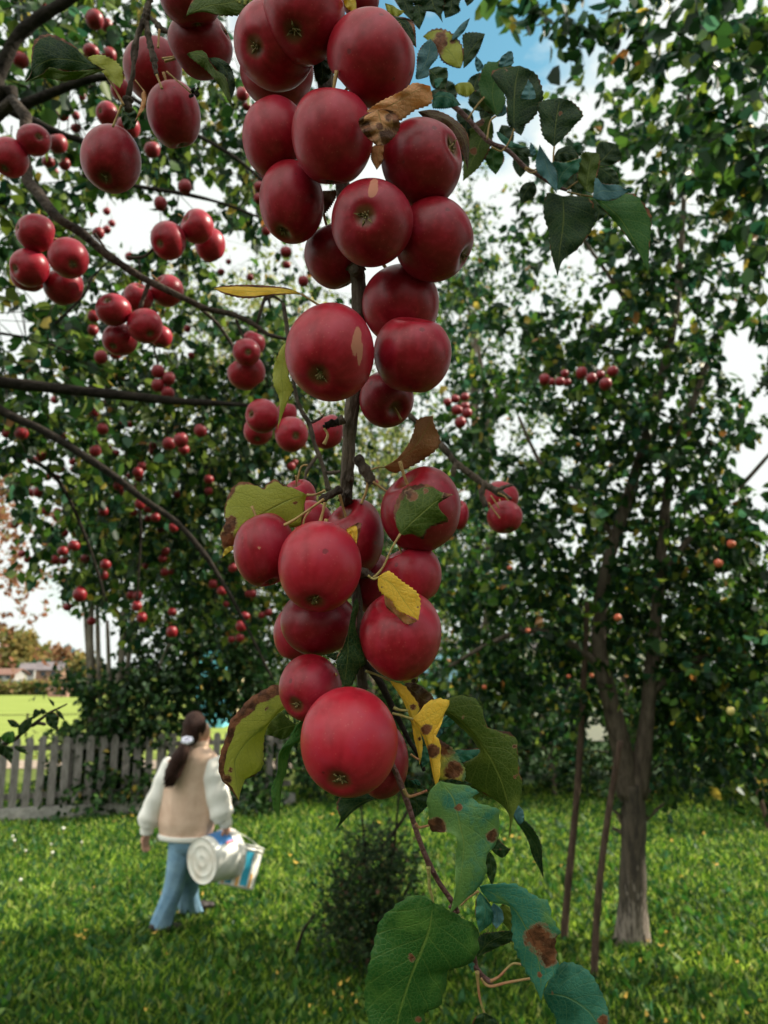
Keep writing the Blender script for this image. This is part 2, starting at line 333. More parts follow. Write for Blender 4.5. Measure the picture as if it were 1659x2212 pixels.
sheet('meadow', -60, -.2, 12.4, 56, .0, MEADOW, 30, 30)
PATHM = mat('dirt_path', (.42, .31, .23), .95, .1, col2=(.55, .42, .33), nscale=2)
sheet('path', -40, -.2, 15.7, 17.1, .012, PATHM, 30, 4)

# ------------------------------------------------------------------ foliage generator (numpy)
GREENS = [((.008, .027, .006), 3.4), ((.018, .052, .010), 3), ((.048, .108, .014), 2), ((.13, .18, .022), 1.2), ((.009, .038, .018), 1.6), ((.04, .11, .055), .7), ((.30, .22, .03), .12), ((.28, .12, .03), .07)]
def pick_cols(n, pal):
    c = np.array([p[0] for p in pal]); wt = np.array([p[1] for p in pal], float); k = RNG.choice(len(pal), n, p=wt / wt.sum())
    return np.clip(c[k] * (0.75 + .5 * RNG.random((n, 1))), 0, 1)
def norm(a): return a / np.maximum(np.linalg.norm(a, axis=-1, keepdims=True), 1e-9)
def leaves_np(pos, dirs, size, pal, wid=.32, fold=.25):
    n = len(pos); d = norm(dirs); r = norm(RNG.normal(size=(n, 3))); sd_ = norm(np.cross(d, r)); up = np.cross(sd_, d)
    L = (size * (0.65 + .7 * RNG.random(n)))[:, None]; W = L * wid * (0.8 + .4 * RNG.random((n, 1))); fo = W * fold * (RNG.random((n, 1)) * 1.6)
    cur = L * (RNG.random((n, 1)) - .5) * .3
    b = pos; tip = pos + d * L - up * cur
    v = np.stack([b, b + d * L * .28 + sd_ * W + up * fo, b + d * L * .66 + sd_ * W * .78 + up * (fo + cur * -.2), tip,
                  b + d * L * .66 - sd_ * W * .78 + up * (fo + cur * -.2), b + d * L * .28 - sd_ * W + up * fo], 1)
    i = (np.arange(n) * 6)[:, None]
    f = np.concatenate([i + np.array([[0, 1, 2, 3]]), i + np.array([[0, 3, 4, 5]])], 0)
    c = np.repeat(np.concatenate([pick_cols(n, pal), np.ones((n, 1))], 1), 6, axis=0)
    return v.reshape(-1, 3), f, c
def twig_np(starts, ends, r):
    """thin three sided twigs"""
    n = len(starts); d = norm(ends - starts); a = norm(np.cross(d, norm(RNG.normal(size=(n, 3))))); b = np.cross(d, a); vs = []
    for k in range(3):
        an = 2 * math.pi * k / 3; off = a * math.cos(an) + b * math.sin(an); vs.append(starts + off * r)
    for k in range(3):
        an = 2 * math.pi * k / 3; off = a * math.cos(an) + b * math.sin(an); vs.append(ends + off * r * .45)
    v = np.stack(vs, 1).reshape(-1, 3); i = (np.arange(n) * 6)[:, None]
    f = np.concatenate([i + np.array([[k, (k + 1) % 3, 3 + (k + 1) % 3, 3 + k]]) for k in range(3)], 0)
    return v, f
def crown(clumps, size, pal, parent, droop=.5, per=9, twl=.28, twr=.002, wid=.32, keep=None, name='crown'):
    """clumps: (centre, radii, leaf count) -> twigs with leaves along them"""
    LP, LD, TS, TE = [], [], [], []
    for c, r, n in clumps:
        m = max(2, int(n / per)); c = np.array(c); r = np.array(r if hasattr(r, '__len__') else (r, r, r))
        q = norm(RNG.normal(size=(m, 3))) * (RNG.random((m, 1)) ** .45); s0 = c + q * r
        dr = norm(q * .7 + RNG.normal(size=(m, 3)) * .6 + np.array([0, 0, -droop * .5])); L = twl * (.5 + RNG.random((m, 1)))
        e = s0 + dr * L; TS.append(s0); TE.append(e)
        for k in range(per):
            t = (k + RNG.random((m, 1))) / per; sag = np.array([0, 0, -1]) * L * .25 * t * t * droop
            p = s0 + dr * L * t + sag; LP.append(p)
            LD.append(norm(dr * .5 + RNG.normal(size=(m, 3)) * .65 + np.array([0, 0, -droop])))
    LP = np.concatenate(LP); LD = np.concatenate(LD); TS = np.concatenate(TS); TE = np.concatenate(TE)
    if keep is not None:
        k = keep(LP); LP, LD = LP[k], LD[k]; k = keep(TS) & keep(TE); TS, TE = TS[k], TE[k]
    v, f, c = leaves_np(LP, LD, size, pal, wid); mi = np.zeros(len(f), dtype=np.int32)
    if twr < .0075 and len(TS) > 5:
        v2, f2 = twig_np(TS, TE, twr); f = np.concatenate([f, f2 + len(v)]); c = np.concatenate([c, np.tile([.05, .04, .03, 1], (len(v2), 1))]); v = np.concatenate([v, v2]); mi = np.concatenate([mi, np.ones(len(f2), dtype=np.int32)])
    mesh(name, v, f, None, parent, False, {'col': ('FLOAT_COLOR', c)}, mats=[FOL, DARKBARK], midx=mi)
def uvd(a):
    q = a - np.array(CAM); d = q @ np.array(FW); return CU + F * (q @ np.array(RT)) / d, CV - F * (q @ np.array(UP)) / d, d
def clump_px(u, v, d, rpx, n, dd=None):
    r = rpx / F * d; return (P(u, v, d), (r, dd if dd else r, r), n)
def clear_air(a):
    """leaves keep out of the air round the camera and round the hanging fruit"""
    return ~(((a[:, 1] < 1.05) & (np.abs(a[:, 0]) < 1.0) & (a[:, 1] > -.6) & (a[:, 2] < 3.2)))
def fruit_mask(a, u, v, d):
    """no leaf grows right in front of a fruit"""
    ok = np.ones(len(u), bool)
    for (fu, fv, fr), fd in zip(FP, FD): ok &= ~(((u - fu) ** 2 + (v - fv) ** 2 < (fr * 1.25 + 22 / np.maximum(d, .5)) ** 2) & (d < fd + .1) & (RNG.random(len(u)) < .88))
    return ok
def openings(hs):
    def k(a):
        u, v, d = uvd(a); ok = clear_air(a)
        fm = fruit_mask(a, u, v, d)
        ok &= fm
        for (hu, hv, ru, rv) in hs: ok &= ((u - hu) / ru) ** 2 + ((v - hv) / rv) ** 2 > (.75 + .5 * RNG.random(len(u)))
        return ok
    return k

# ------------------------------------------------------------------ far village, hedges, houses
def far_tree(name, label, u, vbase, vtop, rpx, pal, d, n=900, size=.5, cat='tree', group=None, trunk=True):
    b = P(u, vbase, d); b.z = 0; t = P(u, vtop, d); h = t.z; r = rpx / F * d
    e = empty(name, b, label, cat, group)
    if trunk:
        m = MB(); m.tube([b, b + Vector((.1, 0, h * .4)), b + Vector((0, 0, h * .8))], [h * .03, h * .022, h * .006], 6); m.build('trunk', DARKBARK, e)
    cl = []
    for k in range(7):
        a = random.random() * 6.28; q = random.random()
        cl.append((b + Vector((math.cos(a) * r * .55, math.sin(a) * r * .5, h * (.28 + .55 * q))), (r * .55, r * .5, h * .2), n // 7))
    cl.append((b + Vector((0, 0, h * .55)), (r * .7, r * .6, h * .4), n // 4))
    crown(cl, size, pal, e, .2, 6, size * 1.2, size * .02)
    return e
AUT = [((.22, .16, .045), 3), ((.17, .15, .045), 2), ((.10, .12, .035), 1)]
RUST = [((.20, .10, .045), 3), ((.15, .07, .035), 2), ((.20, .14, .05), 1)]
DKG = [((.03, .075, .035), 2), ((.05, .10, .04), 1), ((.09, .12, .03), .5)]
BLU = [((.10, .17, .19), 2), ((.14, .21, .23), 1)]  # distance haze put into the leaf colour of the skyline trees
OLV = [((.14, .15, .04), 2), ((.22, .19, .05), 1), ((.08, .10, .03), 1)]
far_tree('yellow_tree', 'tall rounded golden yellow tree above the far village roofs', 38, 1500, 1362, 42, AUT, 130, 1500, 1.1)
far_tree('spruce_tree', 'dark blue green tree standing beside the far grey roofed shed', 90, 1500, 1432, 17, DKG, 128, 700, .9)
far_tree('round_bush', 'small dark green bush left of the far blue green tree', 46, 1500, 1452, 16, DKG, 126, 500, .9, 'bush')
far_tree('rust_tree', 'rust brown tree with wide low crown behind the far shed', 128, 1500, 1408, 34, RUST, 150, 1100, 1.1)
far_tree('rust_tree', 'rust orange tree between the yellow tree and the far shed roof', 75, 1500, 1412, 30, RUST, 155, 900, 1.1)
far_tree('ochre_tree', 'ochre tree behind the stems at the meadow end', 178, 1500, 1420, 32, AUT, 135, 900, 1.1)
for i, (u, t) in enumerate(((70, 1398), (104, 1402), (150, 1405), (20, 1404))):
    far_tree('distant_tree', ('haze blue distant pointed tree above the rust tree', 'haze blue distant tree with round top on the skyline', 'haze blue distant tree beside the thin stems', 'haze blue distant tree left of the golden crown')[i], u, 1470, t, 16, BLU, 170, 300, 1.4, group='haze tinted trees on the skyline')
# hedge at the end of the meadow: one mass
cl = []
for k in range(34):
    u = -60 + k * 8.5; hh = random.uniform(.45, .85); p = P(u, 1500, 56); p.z = hh * .5
    cl.append((p, (1.2, .8, hh * .6), 240))
hed = empty('scrub_belt', P(60, 1500, 56).xy.to_3d(), 'belt of brown and olive scrub along the far edge of the meadow', 'scrub')
crown(cl, .28, OLV + [((.18, .11, .05), 2)], hed, .1, 6, .3, .008)
ROOF = mat('grey_roof', (.12, .10, .105), .8, .2, col2=(.17, .145, .15), nscale=2)
REDROOF = mat('red_roof', (.16, .075, .055), .7, .3, col2=(.20, .11, .08), nscale=2)
WHITEW = mat('pale_wall', (.30, .28, .26), .8, .2, col2=(.38, .36, .34), nscale=1.5)
BROWNW = mat('brown_wall', (.22, .12, .08), .8, .2, col2=(.30, .18, .12), nscale=2)
GLASS = mat('window_glass', (.03, .04, .05), .15, .5)
def house(name, label, u, v0, d, wd, dp, h, rh, wm, rm, rz=0.0, cat='house', over=.3, nwin=2):
    b = P(u, v0, d); b.z = 0; e = empty(name, b, label, cat); R_ = Matrix.Rotation(rz, 3, 'Z')
    def T(x, y, z): return b + R_ @ Vector((x, y, z))
    m = MB(); x, y = wd / 2, dp / 2
    m.add([T(-x, -y, 0), T(x, -y, 0), T(x, y, 0), T(-x, y, 0), T(-x, -y, h), T(x, -y, h), T(x, y, h), T(-x, y, h), T(-x, 0, h + rh), T(x, 0, h + rh)],
          [(0, 1, 5, 4), (2, 3, 7, 6), (1, 2, 6, 9, 5), (3, 0, 4, 8, 7)]); m.build('wall', wm, e, smooth=False)
    m = MB(); o = over; k = rh * (1 + o / y)
    for s in (-1, 1):
        m.add([T(-x - o, s * (y + o), h - rh * o / y + .05), T(x + o, s * (y + o), h - rh * o / y + .05), T(x + o, 0, h + rh + .05), T(-x - o, 0, h + rh + .05),
               T(-x - o, s * (y + o), h - rh * o / y + .17), T(x + o, s * (y + o), h - rh * o / y + .17), T(x + o, 0, h + rh + .17), T(-x - o, 0, h + rh + .17)],
              [(0, 1, 2, 3), (4, 5, 6, 7), (0, 1, 5, 4), (1, 2, 6, 5), (2, 3, 7, 6), (3, 0, 4, 7)])
    m.build('roof', rm, e, smooth=False)
    for i in range(nwin):
        cx = -x + wd * (i + .7) / (nwin + .4)
        m = MB(); m.add([T(cx - .35, -y - .03, h * .4), T(cx + .35, -y - .03, h * .4), T(cx + .35, -y - .03, h * .8), T(cx - .35, -y - .03, h * .8)], [(0, 1, 2, 3)])
        m.build('window', GLASS, e, smooth=False)
    return e
house('shed', 'low far shed with a wide mauve grey roof among rust trees', 110, 1460, 118, 3.6, 3, 1.6, 1.0, BROWNW, ROOF, .15, 'shed')
house('red_roofed_house', 'far low house with a bright orange red roof left of the shed', 24, 1462, 112, 3.2, 3, .9, .7, WHITEW, REDROOF, -.2)
house('white_house', 'small far white house peeping between the autumn trees', 62, 1460, 122, 2.0, 3, 1.6, .8, WHITEW, ROOF, .3)
house('brick_hut', 'tiny reddish brown hut at the near edge of the far scrub', 132, 1500, 52, 1.3, 1, .40, .18, mat('reddish_wall', (.34, .16, .13), .9, .2, col2=(.42, .24, .2), nscale=2), REDROOF, 0, 'hut', .1, 1)
TURQ = mat('turquoise_paint', (.10, .40, .55), .6, .4, col2=(.16, .50, .62), nscale=3)
BEIGE = mat('beige_board', (.62, .50, .30), .8, .2, col2=(.72, .6, .38), nscale=3)
e = house('garden_shed', 'small turquoise painted shed seen past the head of the walking person', 461, 1660, 26, .9, 2.0, 2.6, .5, TURQ, ROOF, 0, 'shed', .06, 0)
e = house('small_barn', 'sunlit beige boarded barn between the turquoise shed and the brown edged leaf', 497, 1660, 27.5, .65, 2.2, 2.7, .4, BEIGE, ROOF, 0, 'barn', .03, 0)
e = house('blue_hut', 'pale blue hut glimpsed through leaves right of the yellow leaves', 950, 1660, 26, 1.3, 2, 2.4, .4, mat('pale_blue_wall', (.30, .52, .66), .7, .3), ROOF, 0, 'hut', .05, 0)
e = house('pale_cottage', 'pale cream cottage glimpsed between the two tall props and the trunk', 1285, 1690, 22, 3.6, 3, 2.4, .7, mat('cream_wall', (.85, .78, .6), .8, .2), ROOF, 0, 'cottage', .15, 1)

# ------------------------------------------------------------------ picket fence
FW_ = mat('weathered_picket', (.10, .088, .078), .85, .2, col2=(.21, .19, .17), nscale=14, bump=.5, bscale=60, stretch=(3, 3, .5))
FPL = mat('concrete_plinth', (.16, .15, .13), .9, .2, col2=(.33, .31, .28), nscale=9, bump=.4, bscale=60)
fa, fb = Vector((-5.9, 10.15, 0)), Vector((-1.35, 11.75, 0)); fd = (fb - fa).normalized(); fn = Vector((-fd.y, fd.x, 0)); fl = (fb - fa).length; fz = math.atan2(fd.y, fd.x)
fe = empty('picket_fence', fa, 'weathered grey picket fence with rounded tops on a low concrete plinth', 'fence')
n = int(fl / .152)
for i in range(n):
    c = fa + fd * (.08 + i * .152); h = 1.0 + random.uniform(-.012, .012); wv = .047; lean = random.uniform(-.008, .008)
    pr = [(-wv, .17), (wv, .17), (wv, h), (wv * .8, h + .028), (wv * .35, h + .045), (-wv * .35, h + .045), (-wv * .8, h + .028), (-wv, h)]
    m = MB(); vs = [c + fd * (a + lean * b) - fn * (.013 + off) + Vector((0, 0, b)) for off in (0, .022) for a, b in pr]; k = len(pr)
    m.add(vs, [tuple(range(k)), tuple(range(2 * k - 1, k - 1, -1))] + [(j, (j + 1) % k, k + (j + 1) % k, k + j) for j in range(k)])
    m.build('picket', FW_, fe, smooth=False)
for z in (.30, .90):
    m = MB(); m.box(fa + fd * fl / 2 + fn * .022 + Vector((0, 0, z)), (fl, .035, .07), fz); m.build('rail', FW_, fe, smooth=False)
for i in range(4):
    m = MB(); m.box(fa + fd * (fl * (i + .5) / 4) + fn * .075 + Vector((0, 0, .5)), (.07, .07, 1.0), fz); m.build('post', FW_, fe, smooth=False)
m = MB(); m.box(fa + fd * fl / 2 - fn * .01 + Vector((0, 0, .065)), (fl + .1, .10, .19), fz); m.build('plinth', FPL, fe, smooth=False)
# wire line across the meadow
m = MB(); MZ = 22.0
m.tube([P(-80, 1545, MZ), P(300, 1541, MZ)], .012, 5); wf = empty('wire_fence', P(110, 1545, MZ).xy.to_3d(), 'thin brown wire fence line crossing the bright meadow', 'fence')
m.build('wire', DARKBARK, wf)
for u in (-60, 60, 190):
    p = P(u, 1545, MZ); m = MB(); m.tube([(p.x, p.y, 0), (p.x, p.y, p.z + .06)], .03, 6); m.build('post', DARKBARK, wf)

# ------------------------------------------------------------------ trees round the lawn
TRUNKM = mat('orchard_trunk', (.05, .036, .026), .85, .2, col2=(.15, .115, .085), nscale=14, bump=1.0, bscale=45, stretch=(2.2, 2.2, .45))
def limbs(e, specs, m=TRUNKM, name='limb'):
    for pts, rr in specs:
        b = MB(); b.tube(pts, rr, 9, 4, .10); b.build(name, m, e)
def PX(d, s): return [P(*[float(q) for q in t.split(',')][:2], (float(t.split(',')[2]) if t.count(',') > 1 else d)) for t in s.split()]

# right apple tree
base = G(1366, 2035); dT = depth(base)
t1 = empty('apple_tree', base, 'right hand apple tree with whitewashed trunk and two tall props', 'tree')
q = NT('whitewashed_bark'); tc_ = q.n('ShaderNodeTexCoord').outputs['Object']; sp = q.n('ShaderNodeSeparateXYZ'); q.l(tc_, sp.inputs[0])
mpn = q.n('ShaderNodeMapping'); mpn.inputs['Scale'].default_value = (26, 26, 4); q.l(tc_, mpn.inputs[0])
nn = q.noise(1.0, 6, mpn.outputs[0], .7); cbk = q.mix(q.step(nn, .35, .65), (.032, .024, .017), (.10, .075, .052))
n2 = q.noise(2.2, 6, mpn.outputs[0], .7); ww = q.step(q.math('ADD', n2, q.math('MULTIPLY', sp.outputs[2], -.42)), .33, .52)
q.l(q.mix(q.math('MULTIPLY', ww, .7), cbk, (.36, .29, .24)), q.b.inputs['Base Color']); q.b.inputs['Roughness'].default_value = .9
bn = q.n('ShaderNodeBump'); bn.inputs['Strength'].default_value = .9; bn.inputs['Distance'].default_value = .015; q.l(nn, bn.inputs['Height']); q.l(bn.outputs[0], q.b.inputs['Normal'])
px = dT / F
def tub(name, e, s, rr, d, m=TRUNKM, n=12, knob=.07):
    b = MB(); pts = PX(d, s)
    b.tube(pts, [r / F * d for r in rr], n, 4, knob); return b.build(name, m, e)
bb = MB(); pt = PX(dT, '1366,2075 1366,2030 1366,1950 1367,1860 1368,1770 1362,1690'); bb.tube(pt, [r * px for r in (70, 40, 30, 27, 26, 26)], 20, 5, .05)
bb.build('trunk', q.m, t1)
for s, rr in (('1356,1720 1342,1620 1322,1530 1300,1440 1294,1350 1310,1230 1345,1110 1385,980 1420,850 1455,700 1472,520 1482,300 1490,120', (24, 21, 19, 17, 15, 13, 12, 11, 10, 8, 6, 5, 3)),
              ('1376,1720 1392,1600 1402,1500 1416,1350 1430,1180 1450,1010 1500,860 1560,700', (22, 18, 15, 13, 11, 9, 7, 4)),
              ('1400,1500 1480,1440 1560,1395 1670,1330', (11, 9, 7, 5)), ('1300,1440 1230,1390 1140,1360 1040,1400 970,1440', (10, 8, 7, 5, 3)),
              ('1330,1170 1270,1080 1180,1020 1120,900', (8, 6, 5, 3)), ('1352,1790 1335,1760 1320,1745', (6, 5, 3)), ('1380,1780 1410,1755 1435,1735', (6, 5, 2)),
              ('1362,1830 1345,1800 1322,1788', (7, 5, 3)), ('1420,1260 1500,1150 1600,1050 1680,960', (8, 7, 5, 3)), ('1450,760 1380,690 1290,560 1230,480', (6, 5, 4, 2))):
    tub('limb', t1, s, rr, dT)
K1 = openings([(1000, 430, 120, 110), (1230, 590, 70, 60), (1060, 120, 150, 70), (1130, 930, 80, 50), (1640, 1000, 60, 60), (1080, 600, 40, 30), (1600, 760, 50, 60), (1420, 150, 60, 60), (1560, 230, 50, 70), (1290, 1590, 34, 46), (1560, 1260, 30, 40), (1480,420,40,40), (1080,760,60,40)])
cl = []
for (u, v, r, n, dd) in ((1230, 1400, 120, 750, .5), (1470, 1390, 130, 950, .2), (1570, 1490, 110, 850, -.1), (1620, 1350, 110, 800, 0), (1100, 1330, 110, 700, .3), (1040, 1460, 100, 600, .4),
                       (1340, 1230, 120, 750, .4), (1480, 1180, 130, 850, .2), (1620, 1150, 100, 650, 0), (1180, 1130, 120, 700, 0), (1350, 1000, 130, 700, .2), (1530, 960, 120, 650, 0), (1080, 1000, 90, 500, 0),
                       (1250, 850, 130, 750, 0), (1430, 780, 120, 700, 0), (1600, 760, 110, 650, .3), (1170, 700, 110, 500, 0), (1330, 620, 110, 500, 0), (1510, 560, 110, 500, 0), (1220, 480, 90, 350, 0),
                       (1400, 400, 110, 420, 0), (1580, 380, 100, 450, 0), (1480, 200, 100, 380, 0), (1300, 260, 80, 250, 0), (1610, 120, 90, 350, 0), (1500, 1590, 70, 420, .1), (1600, 1600, 70, 420, 0), (1250, 1540, 60, 200, .6), (1430, 1690, 30, 90, 0)):
    cl.append(clump_px(u, v, dT + dd, r, int(n * 1.25), .8))
for u, v, r, n in ((1010, 620, 60, 260), (1020, 780, 70, 360), (1010, 930, 70, 330), (1000, 1090, 70, 420), (985, 1240, 70, 600), (1060, 560, 60, 260), (1100, 840, 80, 420)):
    cl.append(clump_px(u, v, dT + .9, r, n, .6))
crown(cl, .075, GREENS, t1, .55, 9, .22, .0022, .33, K1)
POLE = mat('prop_pole', (.045, .027, .019), .85, .2, col2=(.11, .07, .05), nscale=20, bump=.6, bscale=50, stretch=(2, 2, .3))
for lab, gv, s in (('tall dark wooden prop leaning right, standing left of the other prop', (1216, 2035), '1216,2045 1228,1900 1243,1750 1254,1600 1262,1440 1268,1300'),
                   ('shorter thin prop between the left prop and the whitewashed trunk', (1283, 2108), '1283,2115 1288,1990 1300,1860 1318,1730 1340,1600')):
    g = G(*gv); e = empty('support_pole', g, lab, 'pole', 'props under the apple tree'); tub('pole', e, s, (8.5, 8, 7.5, 7, 6, 5)[:len(s.split())], depth(g), POLE, 10, .08)
g = G(1662, 1800); e = empty('support_pole', g, 'thin pale stick leaning left at the right edge before the yellow bush', 'pole'); tub('pole', e, '1664,1800 1640,1720 1612,1640 1600,1600', (6, 5.5, 5, 4), depth(g), POLE, 8, .08)

# orchard tree out of the frame on the right, added to shade fruit and lawn; its outer twigs hang in at the top right
t2 = empty('apple_tree', (3.4, 2.6, 0), 'nearer apple tree at the right edge with leaves against cloud, unseen crown added for shade', 'tree')
limbs(t2, [([(3.4, 2.6, -.05), (3.35, 2.6, .8), (3.3, 2.65, 1.6)], [.16, .12, .11])], TRUNKM, 'trunk')
limbs(t2, [([(3.3, 2.65, 1.5), (2.8, 2.8, 2.4), (2.2, 3.0, 3.2), (1.6, 3.2, 3.9)], [.08, .06, .04, .015]), ([(3.3, 2.65, 1.5), (3.5, 2.2, 2.6), (3.6, 1.9, 3.8)], [.08, .06, .02]), ([(3.3, 2.65, 1.5), (2.9, 2.0, 2.5), (2.3, 1.4, 3.2)], [.07, .05, .02]), ([(3.3, 2.65, 1.5), (4.1, 3.1, 2.4), (4.6, 3.4, 3.3)], [.07, .05, .02])])
cl = [((5.0, 5.3, 3.2), (1.0, 1.0, .9), 1900), ((2.3, .95, 4.35), (.7, .6, .5), 1500), ((1.25, .7, 3.45), (.45, .4, .35), 700), ((4.3, 4.1, 3.1), (1.1, 1.0, .9), 2200), ((2.3, .85, 3.75), (.8, .7, .6), 1700), ((3.3, 1.1, 4.6), (1.1, .9, .7), 2000), ((1.7, .3, 3.45), (.5, .6, .4), 800), ((3.4, 2.6, 3.2), (1.3, 1.3, 1.0), 2600), ((2.7, 1.7, 2.9), (.9, .8, .8), 1500), ((2.3, 1.3, 3.4), (.8, .7, .6), 1100), ((4.3, 3.2, 3.2), (1, 1, .9), 1500), ((3.6, 1.5, 3.6), (1, .9, .8), 1300), ((3.0, 3.0, 4.1), (1.1, 1, .7), 1300)]  # unseen clumps added to block sun from the cluster and near grass
for u, v, d, r, n in ((1560, 60, 3.2, 120, 330), (1400, 40, 3.4, 90, 200), (1640, 250, 3.1, 90, 260), (1250, 20, 3.3, 70, 110), (1630, 480, 3.2, 70, 160), (1500, 300, 3.4, 80, 130), (1120, -10, 3.2, 60, 80)):
    cl.append(clump_px(u, v, d, r, n))
crown(cl, .072, GREENS, t2, .55, 9, .22, .0022, .34, openings([(1060, 120, 150, 70), (1000, 470, 130, 170)]))

# left apple tree whose boughs cross the upper left of the picture
t3 = empty('apple_tree', (-2.35, 2.3, 0), 'left hand apple tree whose dark boughs carry the red apples', 'tree')
limbs(t3, [([(-2.35, 2.3, -.05), (-2.3, 2.3, .8), (-2.2, 2.25, 1.5)], [.15, .12, .10])], TRUNKM, 'trunk')
o_ = Vector((-2.2, 2.25, 1.45))
BOUGHS = [([o_, Vector((-1.6, 1.7, 2.1))] + PX(1.1, '-60,300,1.25 60,392,1.15 120,466 175,502 226,546 300,596 343,618 405,648 449,668 505,680 550,702 578,722 620,733'), (34, 28, 15, 12, 10.5, 10, 9, 8, 7.5, 7, 6.5, 6, 5.5, 5, 3.5), 1.1),
          ([o_] + PX(2.4, '-160,800 -10,824 131,840 317,860 400,868 480,872 555,878'), (30, 16, 14, 12, 10, 8, 6, 4), 2.4),
          ([o_] + PX(2.1, '-200,760 -10,880 95,931 182,985 255,1034 309,1078 382,1129 437,1191 473,1245 509,1307 546,1380 589,1467'), (30, 13, 11, 9, 8.5, 8, 7.5, 7, 6, 5, 4, 3, 2), 2.1),
          ([o_, Vector((-1.9, 2.0, 2.6))] + PX(2.0, '-80,300 -5,165 35,85 85,40 150,0 240,-60'), (34, 30, 20, 16, 14, 13, 11, 8), 2.0),
          ([o_, Vector((-1.9, 2.0, 2.4))] + PX(2.0, '-60,262 37,232 110,203 182,175 240,166 330,150'), (34, 26, 15, 12, 11, 9, 7, 4), 2.0),
          (PX(2.0, '-10,226 70,262 130,290 180,306 230,340'), (9, 8.5, 8, 6, 3), 2.0),
          (PX(2.6, '200,160 290,215 370,265 440,300 520,350 600,420'), (5, 5, 4.5, 4, 3.5, 2.5), 2.6),
          (PX(2.6, '180,380 290,402 400,420 480,440 560,470'), (5, 4.5, 4, 3.5, 2.5), 2.6),
          (PX(3.2, '60,987 120,1030 160,1100 200,1200 230,1300'), (5, 4.5, 4, 3, 2), 3.2), (PX(3.0, '300,1080 305,1150 300,1230 296,1300'), (3.5, 3, 2.5, 2), 3.0),
          (PX(2.8, '300,560 310,640 330,740 345,800'), (3, 2.5, 2.5, 2), 2.8), (PX(2.2, '120,700 180,640 200,600 240,560'), (3, 3, 2.5, 2), 2.2), (PX(2.8, '0,720 80,735 160,765'), (3, 3, 2), 2.8),
          (PX(1.2, '435,668 470,700 495,735 505,752'), (4, 3.5, 3, 2.5), 1.2), (PX(1.15, '205,505 240,555'), (3, 2), 1.15), (PX(1.1, '322,610 305,660 298,690'), (4, 5, 3), 1.1),
          (PX(1.1, '275,556 310,555 335,535 350,520'), (3, 3.5, 3, 2), 1.1), (PX(1.1, '555,700 575,640 585,665'), (3, 5, 2), 1.1), (PX(1.1, '572,650 590,640 612,655'), (2.5, 4, 1.5), 1.1), (PX(1.1, '510,690 520,715 530,740'), (3, 3, 2), 1.1)]
for pts, rr, d in BOUGHS:
    b = MB(); b.tube(pts, [r / F * (d if depth(p) > 0 else 2) for r, p in zip(rr, pts)], 10, 4, .13); b.build('bough', BOUGHB if d < 1.3 else DARKBARK, t3)
K3 = openings([(270, 480, 90, 60), (80, 620, 60, 40), (540, 640, 70, 40), (300, 200, 60, 30), (140, 260, 70, 30), (500, 540, 60, 50), (60, 1330, 110, 70), (-20, 1150, 60, 100), (420, 420, 60, 40), (20, 700, 50, 40), (560, 130, 50, 40)])
cl = []
for (u, v, d, r, n) in ((60, 60, 2.4, 110, 420), (200, 30, 3.0, 110, 480), (330, 60, 3.4, 100, 420), (120, 180, 2.9, 110, 380), (480, 180, 3.6, 90, 330), (280, 270, 3.2, 110, 330), (420, 330, 3.8, 100, 420), (540, 330, 3.6, 70, 240),
                        (60, 420, 2.8, 100, 320), (190, 470, 3.4, 90, 300), (360, 440, 3.8, 80, 250), (500, 470, 4.0, 70, 260), (40, 560, 3.0, 80, 200), (200, 600, 3.4, 90, 300), (420, 600, 4.0, 80, 330), (40, 780, 2.8, 110, 480),
                        (140, 720, 3.4, 90, 330), (290, 760, 3.8, 100, 470), (420, 780, 4.2, 90, 480), (560, 720, 4.2, 60, 260), (100, 900, 3.2, 120, 600), (250, 920, 3.8, 120, 700), (400, 930, 4.3, 110, 650), (540, 1000, 4.4, 80, 420),
                        (60, 1040, 3.4, 100, 330), (180, 1080, 3.8, 110, 480), (320, 1080, 4.2, 110, 650), (460, 1120, 4.5, 100, 600), (240, 1200, 4.3, 90, 420), (380, 1230, 4.6, 110, 620), (520, 1260, 4.8, 100, 600), (110, 1180, 4.0, 80, 260), (600, 850, 4.6, 80, 300), (640, 430, 4.2, 80, 240), (640,250,4.4,70,160), (600, 960, 5.0, 90, 500), (620, 700, 5.0, 80, 330), (520, 860, 5.0, 90, 500), (600, 1120, 5.2, 90, 560), (700, 980, 5.2, 70, 260), (900, 600, 5.2, 60, 160)):
    cl.append(clump_px(u, v, d, r * 1.1, int(n * 1.0), .6))
LG = GREENS + [((.12, .17, .03), 2.2), ((.28, .22, .04), .35)]
crown(cl, .056, LG, t3, .6, 7, .24, .0028, .33, K3)
crown([((-1.9, .9, 3.6), (1.2, 1.0, .6), 1600), ((-1.0, -.2, 3.9), (1.1, .9, .5), 1500), ((.2, .7, 3.7), (.9, .8, .5), 1100)], .066, LG, t3, .5, 9, .2, .002, .33, name='crown')
limbs(t3, [([o_, Vector((-1.9, 1.2, 2.7)), Vector((-1.2, .1, 3.6)), Vector((.1, -.1, 3.9)), Vector((.05, .38, 3.4))], [.06, .05, .035, .02, .01]), ([Vector((-1.2, .1, 3.6)), Vector((-.5, .7, 3.9)), Vector((.4, .9, 3.8))], [.03, .02, .01])], DARKBARK, 'bough')

